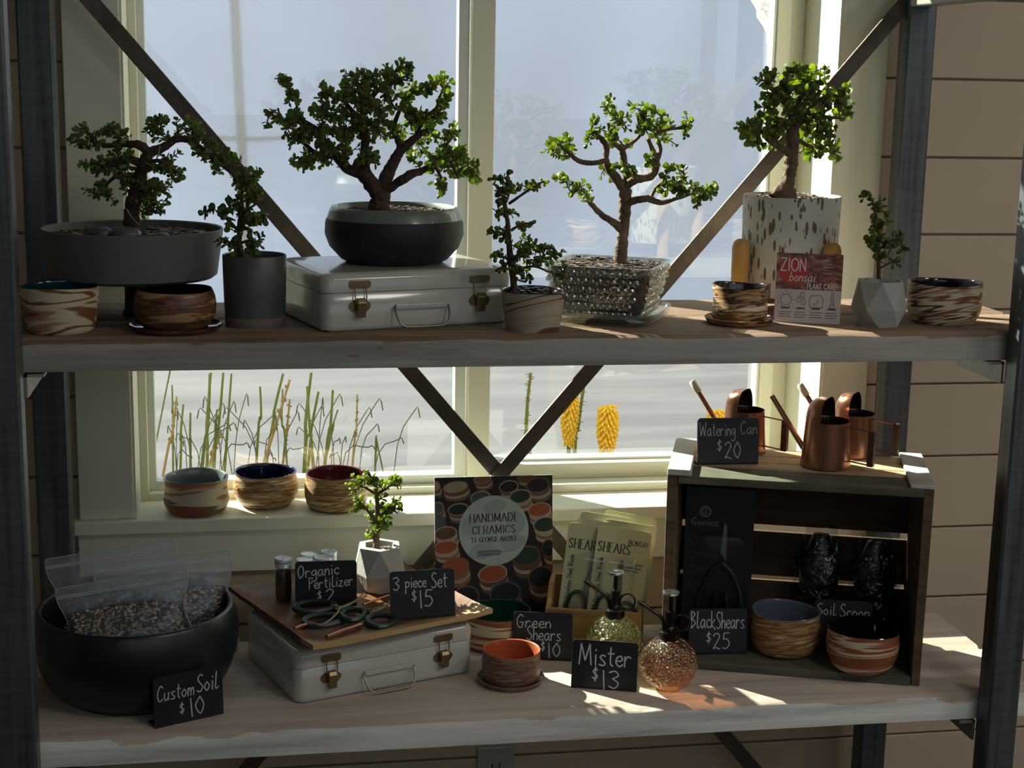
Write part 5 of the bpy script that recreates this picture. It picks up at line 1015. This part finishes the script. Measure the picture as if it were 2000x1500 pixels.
def packet(lab, x, yo, ztop, roll, detail, seed):
    pwd, phh = .094, .205; c = bo+ux*x+uy*yo; c.z = ZL+.0075
    t = thing('shears_packet', lab, 'packet', c, ba, 'packaged bonsai shears'); Mx = Matrix.Translation((0,0,ztop)) @ Matrix.Rotation(R(-9), 4, 'X') @ Matrix.Rotation(R(roll), 4, 'Y')
    ol = [(p[0], p[1]+phh/2) for p in rrect(pwd, phh, .008, 4)]
    cc = obj('card', MB().loft([[(q[0],0,q[1]) for q in ol], [(q[0],.0016,q[1]) for q in ol]]).move(Mx), m_pk, t)
    mb = MB(); write(mb, 'SHEARS', -pwd*.45, phh*.785, .0165, CAPS, .05, thick=.12, serif=True, fit=pwd*.62, mi=0)
    write(mb, 'BONSAI', pwd*.10, phh*.868, .0085, CAPS, .06, thick=.13, fit=pwd*.36)
    write(mb, 'Stainless Steel Blade', -pwd*.33, phh*.34, .0085, HAND, .12, fit=.080, rot=R(90)); write(mb, 'MM', -pwd*.33, phh*.25, .0085, CAPS, .12, fit=.015, rot=R(90))
    for i in range(3): write(mb, ('non slip handle', 'ergonomic design', 'comfort grips')[i], pwd*.06, phh*(.70-.028*i), .0042, HAND, .12, fit=pwd*(.36-.03*i))
    if not detail: mb = MB(); write(mb, 'SHEARS', -pwd*.44, phh*.775, .0155, CAPS, .06, thick=.13, serif=True, fit=pwd*.60)
    obj('print', mb.move(Mx), m_pkink, cc)
    if detail:
        k_ = obj('shears', MB().loft([[(-.006,-.003,.085),(.010,-.003,.085),(.010,-.006,.085),(-.006,-.006,.085)], [(.001,-.004,.150),(.0045,-.004,.150),(.0045,-.006,.150),(.001,-.006,.150)]]).move(Mx), m_blade_, t)
        for s in (-1, 1): obj('handle', MB().tube([((.003+s*.018+.017*math.cos(a)), -.006, .055+.028*math.sin(a)-.004*s) for a in [i*.314 for i in range(20)]], .0035, 7, True).move(Mx), m_grip, t, smooth=True)
        obj('blister', MB().loft([[(q[0]*.62, -.0004, q[1]*.72+.010) for q in ol], [(q[0]*.56, -.010, q[1]*.68+.012) for q in ol], [(q[0]*.5, -.011, q[1]*.62+.018) for q in ol]], cap0=False).move(Mx), m_blis, t, smooth=50)
packet('front shears packet with the whole word SHEARS showing', .028, .018, 0, 5.5, 1, 1)
packet('shears packet on the left, half covered by the front one', -.022, .028, 0, 5, 1, 2)
packet('second shears packet in the row behind the front one', .034, .045, .004, 6, 0, 3)
packet('shears packet behind the left one, its edge just showing', -.012, .042, .004, 5.5, 0, 4)
packet('tall shears packet second from the back of the box', -.008, .058, .012, 6, 0, 5)
packet('rearmost shears packet leaning to the right in the box', .030, .072, .012, 7, 0, 6)
card('price_sign', 'black chalk sign reading Green Shears $10 behind the terracotta bowl', 'sign', (1000,1287), (1116,1292), ZL, .082, [('Green', .07, .68, .26, kw(fit=.060, pen=.08)), ('Shears', .24, .42, .29, kw(fit=.060, pen=.07)), ('$', .48, .19, .22, kw(pen=.085)), ('10', .60, .09, .28, kw(fit=.026, pen=.08))], 8, GS)
card('price_sign', 'black chalk sign reading Mister $13 before the green glass mister', 'sign', (1115,1343), (1243,1352), ZL, .080, [('Mister', .11, .50, .42, kw(fit=.088, pen=.07)), ('$', .32, .17, .30, kw(pen=.085)), ('13', .47, .05, .35, kw(fit=.034, pen=.075))], 8, GS)

# ================================================================== MISTERS
m_gun = mat('gunmetal', (.055,.047,.043), .2, .9)
m_gg = clear('green_pressed_glass', (.82,.86,.36), .25, .05, 1, 140, gcol=(.9,.95,.6)); m_ag = clear('amber_pressed_glass', (.80,.54,.38), .25, .05, 1, 140, gcol=(1,.85,.65))
def mister(lab, x, yb, m, seed):
    P = stand(x, yb, ZL, 34); k = mpp(P); t = thing('plant_mister', lab, 'mister', P, R(-12), 'pressed glass plant misters'); Rr = 56*k
    n, mm = 64, 30; rings = []
    for j in range(mm+1):
        f = j/mm; th = math.pi*(.14+.79*f) ; ring = []
        for i in range(n):
            a = 2*math.pi*i/n; g = math.cos(8*a)*math.sin(6*th+.6); petal = abs(math.sin(8*a+4*math.sin(5*th))); r = Rr*(.965+.035*g*math.sin(th)+.060*petal*math.sin(th)**2)
            ring.append((r*math.sin(th)*math.cos(a), r*math.sin(th)*math.sin(a), Rr*.90-Rr*math.cos(th)*.98+.0005))
        rings.append(ring)
    zt = rings[-1][0][2]
    obj('bottle', MB().loft([[(p[0]*1.05,p[1]*1.05,0) for p in rings[0]]]+rings, cap1=False), m, t)
    z0 = zt-.002; rc = .0165
    obj('collar', MB().lathe([(rc*.8,z0-.003),(rc,z0),(rc*1.02,z0+.012),(rc*.9,z0+.0135),(rc*.55,z0+.014),(rc*.5,z0+.020),(.0075,z0+.021),(.0075,z0+.045),(.004,z0+.047),(.0035,z0+.074),(.001,z0+.074)], 24), m_gun, t, smooth=35)
    obj('plunger', MB().lathe([(.001,z0+.073),(.012,z0+.0735),(.0145,z0+.076),(.0135,z0+.0785),(.005,z0+.079),(.001,z0+.078)], 24), mat('polished_steel', (.55,.52,.48), .15, .95), t, smooth=40)
    obj('spout', MB().tube(smoothpts([(-.009,0,z0+.012),(-.011,0,z0+.026),(-.019,0,z0+.038),(-.046,0,z0+.056)], 5), .0034, 10), m_gun, t, smooth=50); obj('nozzle', MB().tube([(-.043,0,z0+.054),(-.048,0,z0+.0573),(-.0485,0,z0+.0577),(-.053,0,z0+.0607)], [.0046,.0046,.003,.003], 10), m_gun, t, smooth=30)
    obj('finger_ring', MB().tube([(.0205+.0125*math.cos(a), 0, z0+.026+.0135*math.sin(a)) for a in [i*.2618 for i in range(24)]], .0016, 8, True), m_gun, t, smooth=True)
mister('green pressed glass plant mister behind the Mister sign', 1197, 1313, m_gg, 1)
mister('amber pressed glass plant mister in front of the crate', 1303, 1356, m_ag, 2)

# ================================================================== CRATE
m_cr = wood('crate_weathered', (.075,.05,.03), (.17,.115,.065), (.24,.19,.12), scale=(5,34,34), bump=.6, rough=.85); m_crg = wood('crate_green_paint', (.060,.060,.042), (.135,.130,.088), (.21,.175,.12), scale=(5,30,30), bump=.5, rough=.85, seed=2)
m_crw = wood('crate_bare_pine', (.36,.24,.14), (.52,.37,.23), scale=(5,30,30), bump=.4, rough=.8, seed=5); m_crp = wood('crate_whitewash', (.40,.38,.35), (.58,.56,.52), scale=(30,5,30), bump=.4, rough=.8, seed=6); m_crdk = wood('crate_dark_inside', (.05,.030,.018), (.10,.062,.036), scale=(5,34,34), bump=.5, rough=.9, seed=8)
A, B = at_z(1290, 1302, ZL), at_z(1797, 1342, ZL); d = B-A; cwid = math.hypot(d.x, d.y); ca = math.atan2(d.y, d.x); CHT, CD = .335, .225
t = thing('wooden_crate', 'old wooden crate lying on its side with slatted back and chipped paint', 'crate', (A+B)/2, ca); crate = t
hw = cwid/2
def cb(name, x0, y0, z0, x1, y1, z1, m, seed=0, par=None):
    rr = random.Random(seed); j = lambda: rr.uniform(-.0012,.0012); mb = MB().box((x0,y0,z0), (x1,y1,z1)); mb.v = [(x+j(), y+j(), z) for x, y, z in mb.v]
    return obj(name, mb, m, par or t, bevel=.0018)
cb('end_panel', -hw, .002, .0, -hw+.016, CD, CHT, m_cr, 1); cb('end_panel', hw-.016, .002, .0, hw, CD, CHT, m_cr, 2)
cb('floor_slat', -hw+.0165, 0, .0002, hw-.0165, .108, .0145, m_crg, 3); cb('floor_slat', -hw+.0165, .112, .0002, hw-.0165, CD-.011, .0145, m_crg, 4)
zt0, zt1 = CHT-.014, CHT
cb('top_slat', -hw+.0165, -.003, zt0, hw-.0165, .070, zt1, m_crg, 5); cb('top_slat', -hw+.0165, .074, zt0, hw-.0165, .115, zt1, m_crw, 6); cb('top_slat', -hw+.0165, .119, zt0, hw-.0165, .166, zt1, m_crw, 7); cb('top_slat', -hw+.0165, .170, zt0, hw-.0165, CD-.011, zt1, m_crw, 8)
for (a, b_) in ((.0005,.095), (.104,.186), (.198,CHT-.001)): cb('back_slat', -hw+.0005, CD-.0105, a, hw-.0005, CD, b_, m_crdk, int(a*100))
cb('batten', -hw-.001, -.006, zt1+.0003, -hw+.038, CD, zt1+.011, m_crp, 11); cb('batten', hw-.038, .0, zt1+.0003, hw+.001, CD, zt1+.007, m_crp, 12)
cux = Vector((math.cos(ca), math.sin(ca), 0)); cuy = Vector((-math.sin(ca), math.cos(ca), 0)); cO = (A+B)/2
ZT_ = ZL+CHT+.0005
m_bpk = mat('black_packet', (.0075,.0075,.009), .35); m_dgrey = mat('packet_grey_print', (.19,.19,.20), .5); m_dline = mat('packet_dim_print', (.045,.046,.05), .5)
Pp = cO+cux*(-hw+.085)+cuy*.100; Pp.z = ZC
t = thing('tool_packet', 'tall black tool packet with a ringed G logo inside the crate', 'packet', Pp, ca)
Mx = Matrix.Rotation(R(-6), 4, 'X'); hp, wp = .268, .118
bc = obj('card', MB().box((-wp/2,0,0), (wp/2,.002,hp)).move(Mx), m_bpk, t)
mb = MB(); c0 = (-wp*.21, hp*.845); line(mb, [(c0[0]+.0085*math.cos(i*.2244), c0[1]+.0085*math.sin(i*.2244)) for i in range(28)], .0034, -.0005, 0, True)
write(mb, 'G', c0[0]-.0042, c0[1]-.005, .010, CAPS, .20, fit=.0085); write(mb, 'Gonicc', -wp*.40, hp*.755, .0125, HAND, .16, fit=wp*.40)
for i in range(4):
    zc = hp*(.655-.095*i); line(mb, [(-wp*.37+.0068*math.cos(a*.35), zc+.0068*math.sin(a*.35)) for a in range(18)], .0009, -.0005, 1, True); quad(mb, -wp*.29, zc-.003, wp*.05, zc-.0022, -.0005, 1); [quad(mb, -wp*.28+q*.0042, zc+.0003, -wp*.28+q*.0042+.0018+.0012*((q*5+i) % 3)/2, zc+.0026, -.0005, 1) for q in range(9-i)]
obj('print', mb.move(Mx), [m_dgrey, m_dline], bc)
obj('blade', MB().loft([[(x,-.008,z) for x, z in ((.004,.158),(.0145,.142),(.0135,.205),(.009,.212))], [(x,-.006,z) for x, z in ((.004,.158),(.0145,.142),(.0135,.205),(.009,.212))]]).move(Mx), mat('coated_blade', (.20,.25,.30), .3, .7), t)
for s in (-1, 1): obj('handle', MB().tube(smoothpts([(.008,-.008,.14),(.008+s*.02,-.009,.12),(.008+s*.036,-.009,.075),(.008+s*.034,-.009,.03),(.008+s*.018,-.009,.035),(.008+s*.008,-.009,.09)], 5), .0045, 8).move(Mx), m_grip2, t, smooth=True)
m_blis2 = clear('dim_blister', (.9,.9,.9), .012, .15, fres=False)
obj('blister', MB().loft([[(q[0]+.004, y, q[1]+.105) for q in rrect(wp*.78*s_, .175*s_, .02, 5)] for y, s_ in ((-.0008,1), (-.014,.94), (-.0155,.88))], cap0=False).move(Mx), m_blis2, t, smooth=50)
card('price_sign', 'black chalk sign reading Black Shears $25 inside the crate', 'sign', (1345,1278), (1458,1276), ZC, .078, [('Black', .03, .58, .37, kw(fit=.044, pen=.055)), ('Shears', .47, .56, .37, kw(fit=.050, pen=.055)), ('$', .30, .24, .26, kw(pen=.07)), ('25', .42, .12, .34, kw(fit=.032, pen=.06))], 7, GS)
card('price_sign', 'dim chalk sign reading Soil Scoop in the dark back of the crate', 'sign', (1588,1268), (1700,1275), ZC, .088, [('Soil', .04, .70, .22, kw(fit=.034, pen=.07)), ('Scoop', .44, .68, .25, kw(fit=.052, pen=.07))], 7, GS)
m_scoop = mat('black_plastic_scoop', (.010,.010,.011), .3); m_wrap = clear('crinkled_wrap', (.84,.85,.84), .05, .09, 1, 50, fres=False)
def scoop(lab, u, v, hgt, seed):
    rr = random.Random(seed); P = cO+cux*u+cuy*v; P.z = ZC; t = thing('soil_scoop', lab, 'scoop', P, ca, 'wrapped soil scoops in the crate'); Mx = Matrix.Rotation(R(-5), 4, 'X')
    rings = []
    for j in range(15):
        f = j/14; wd = .012+.024*math.sin(math.pi*min(1, max(0, (f-.32)/.68)*.85+.12)) if f > .3 else .0135; z = .002+hgt*f; dp = .010+.014*(wd/.036)
        rings.append([(wd*math.cos(a), dp*math.sin(a), z) for a in [i*.5236 for i in range(12)]])
    obj('scoop', MB().loft(rings).move(Mx), m_scoop, t, smooth=50)
    wr = []
    for j in range(17):
        f = j/16; wd = .020+.024*math.sin(math.pi*min(1, f*.8+.15)); z = .001+(hgt+.016)*f
        wr.append([((wd+rr.uniform(-.0025,.0025))*math.cos(a), (wd*.62+rr.uniform(-.0025,.0025))*math.sin(a), z) for a in [i*.3142 for i in range(20)]])
    obj('plastic_wrap', MB().loft(wr).move(Mx), m_wrap, t)
scoop('plastic wrapped black soil scoop behind the crate bowls, left one', .048, .165, .180, 1); scoop('plastic wrapped black soil scoop in the right back corner of the crate', .142, .160, .175, 2)

# ================================================================== WATERING CANS
m_cu, nt, b_, o_ = nmat('brushed_copper'); b_.inputs['Base Color'].default_value = (.40,.19,.12,1); b_.inputs['Metallic'].default_value = .95; b_.inputs['Roughness'].default_value = .27; b_.inputs['Anisotropic'].default_value = .5
m_cuin = mat('can_dark_inside', (.03,.018,.013), .5, .5); m_capw = mat('spout_cap_plastic', (.62,.58,.44), .45)
def can(lab, x, yb, rot, capd, sc_=1.0):
    r = .0375*sc_; P = at_z(x, yb, ZT_); dd = Vector((P.x-CAM.x, P.y-CAM.y, 0)).normalized(); P = P+dd*r; t = thing('watering_can', lab, 'watering can', P, rot, 'copper watering cans on the crate'); H = .074*sc_
    obj('body', MB().lathe([(.001,0),(r*.98,0),(r*1.05,.002),(r*1.04,.006),(r*.98,H*.5),(r*.92,H),(r*.90,H+.0006),(r*.885,H-.002),(r*.95,.01),(.001,.004)], 48), m_cu, t, smooth=35)
    mb = MB(); n1_, n2_ = 20, 12; rh, hh = r*.92, .036*sc_
    for off, nm_, mm_ in ((0, 'hood', m_cu), (-.0012, 'hood_lining', m_cuin)):
        rings = []
        for j in range(n2_+1):
            f = j/n2_*math.pi/2; rr_ = (rh+off)*math.cos(f)**.55; z = H+(hh+off)*math.sin(f)
            rings.append([(-abs(rr_*math.cos(-math.pi/2+math.pi*i/n1_)), rr_*math.sin(-math.pi/2+math.pi*i/n1_), z) for i in range(n1_+1)])
        obj(nm_, MB().loft(rings, False, False, False), mm_, t, smooth=60)
    obj('lining', MB().lathe([(r*.885,H-.001),(r*.93,.010),(.001,.0045)], 40), m_cuin, t, smooth=35)
    a = Vector((-r*.93, 0, .022)); b = Vector((-r*.93-.060*sc_, 0, .102*sc_)); e = Vector((-r*.93-.066*sc_, 0, .104*sc_)); dr = (b-a).normalized()
    sp = obj('spout', MB().tube([a-dr*.004, a+(b-a)*.5, b], [.0052,.0048,.0045], 12), m_cu, t, smooth=50)
    if capd: obj('spout_cap', MB().tube([b-dr*.010, b, b+dr*.012, b+dr*.0145], [.0062,.0064,.0062,.0040], 12), m_capw, sp, smooth=40)
    h = obj('handle', MB().box((r*1.03,-.0045,.016), (r*1.03+.0, .0045,.016)) if False else MB().tube([(r*.92,0,H-.008),(r+.040,0,H-.011)], .0013, 8).tube([(r*.98,0,.014),(r+.040,0,.011)], .0013, 8), m_cu, t)
    obj('grip', MB().box((r+.032,-.006,.010), (r+.043,.006,H-.009)), mat('can_grip_wood', (.09,.035,.022), .4), h, bevel=.0015)
cr = R(-40)
can('copper watering can nearest the front of the crate with an open slanted spout', 1611, 921, cr, False, 1.07)
can('copper watering can at the right back of the crate with a white spout cap', 1664, 897, cr, True, 1.0)
can('copper watering can mostly hidden behind the Watering Can sign', 1451, 890, cr, True, 1.0)
card('price_sign', 'black chalk sign reading Watering Can $20 on top of the crate', 'sign', (1362,908), (1481,906), ZT_, .079, [('Watering', .03, .62, .29, kw(fit=.064, pen=.06)), ('Can', .71, .65, .27, kw(fit=.030, pen=.06)), ('$', .32, .28, .26, kw(pen=.07)), ('20', .45, .14, .34, kw(fit=.032, pen=.06))], 8, GS)
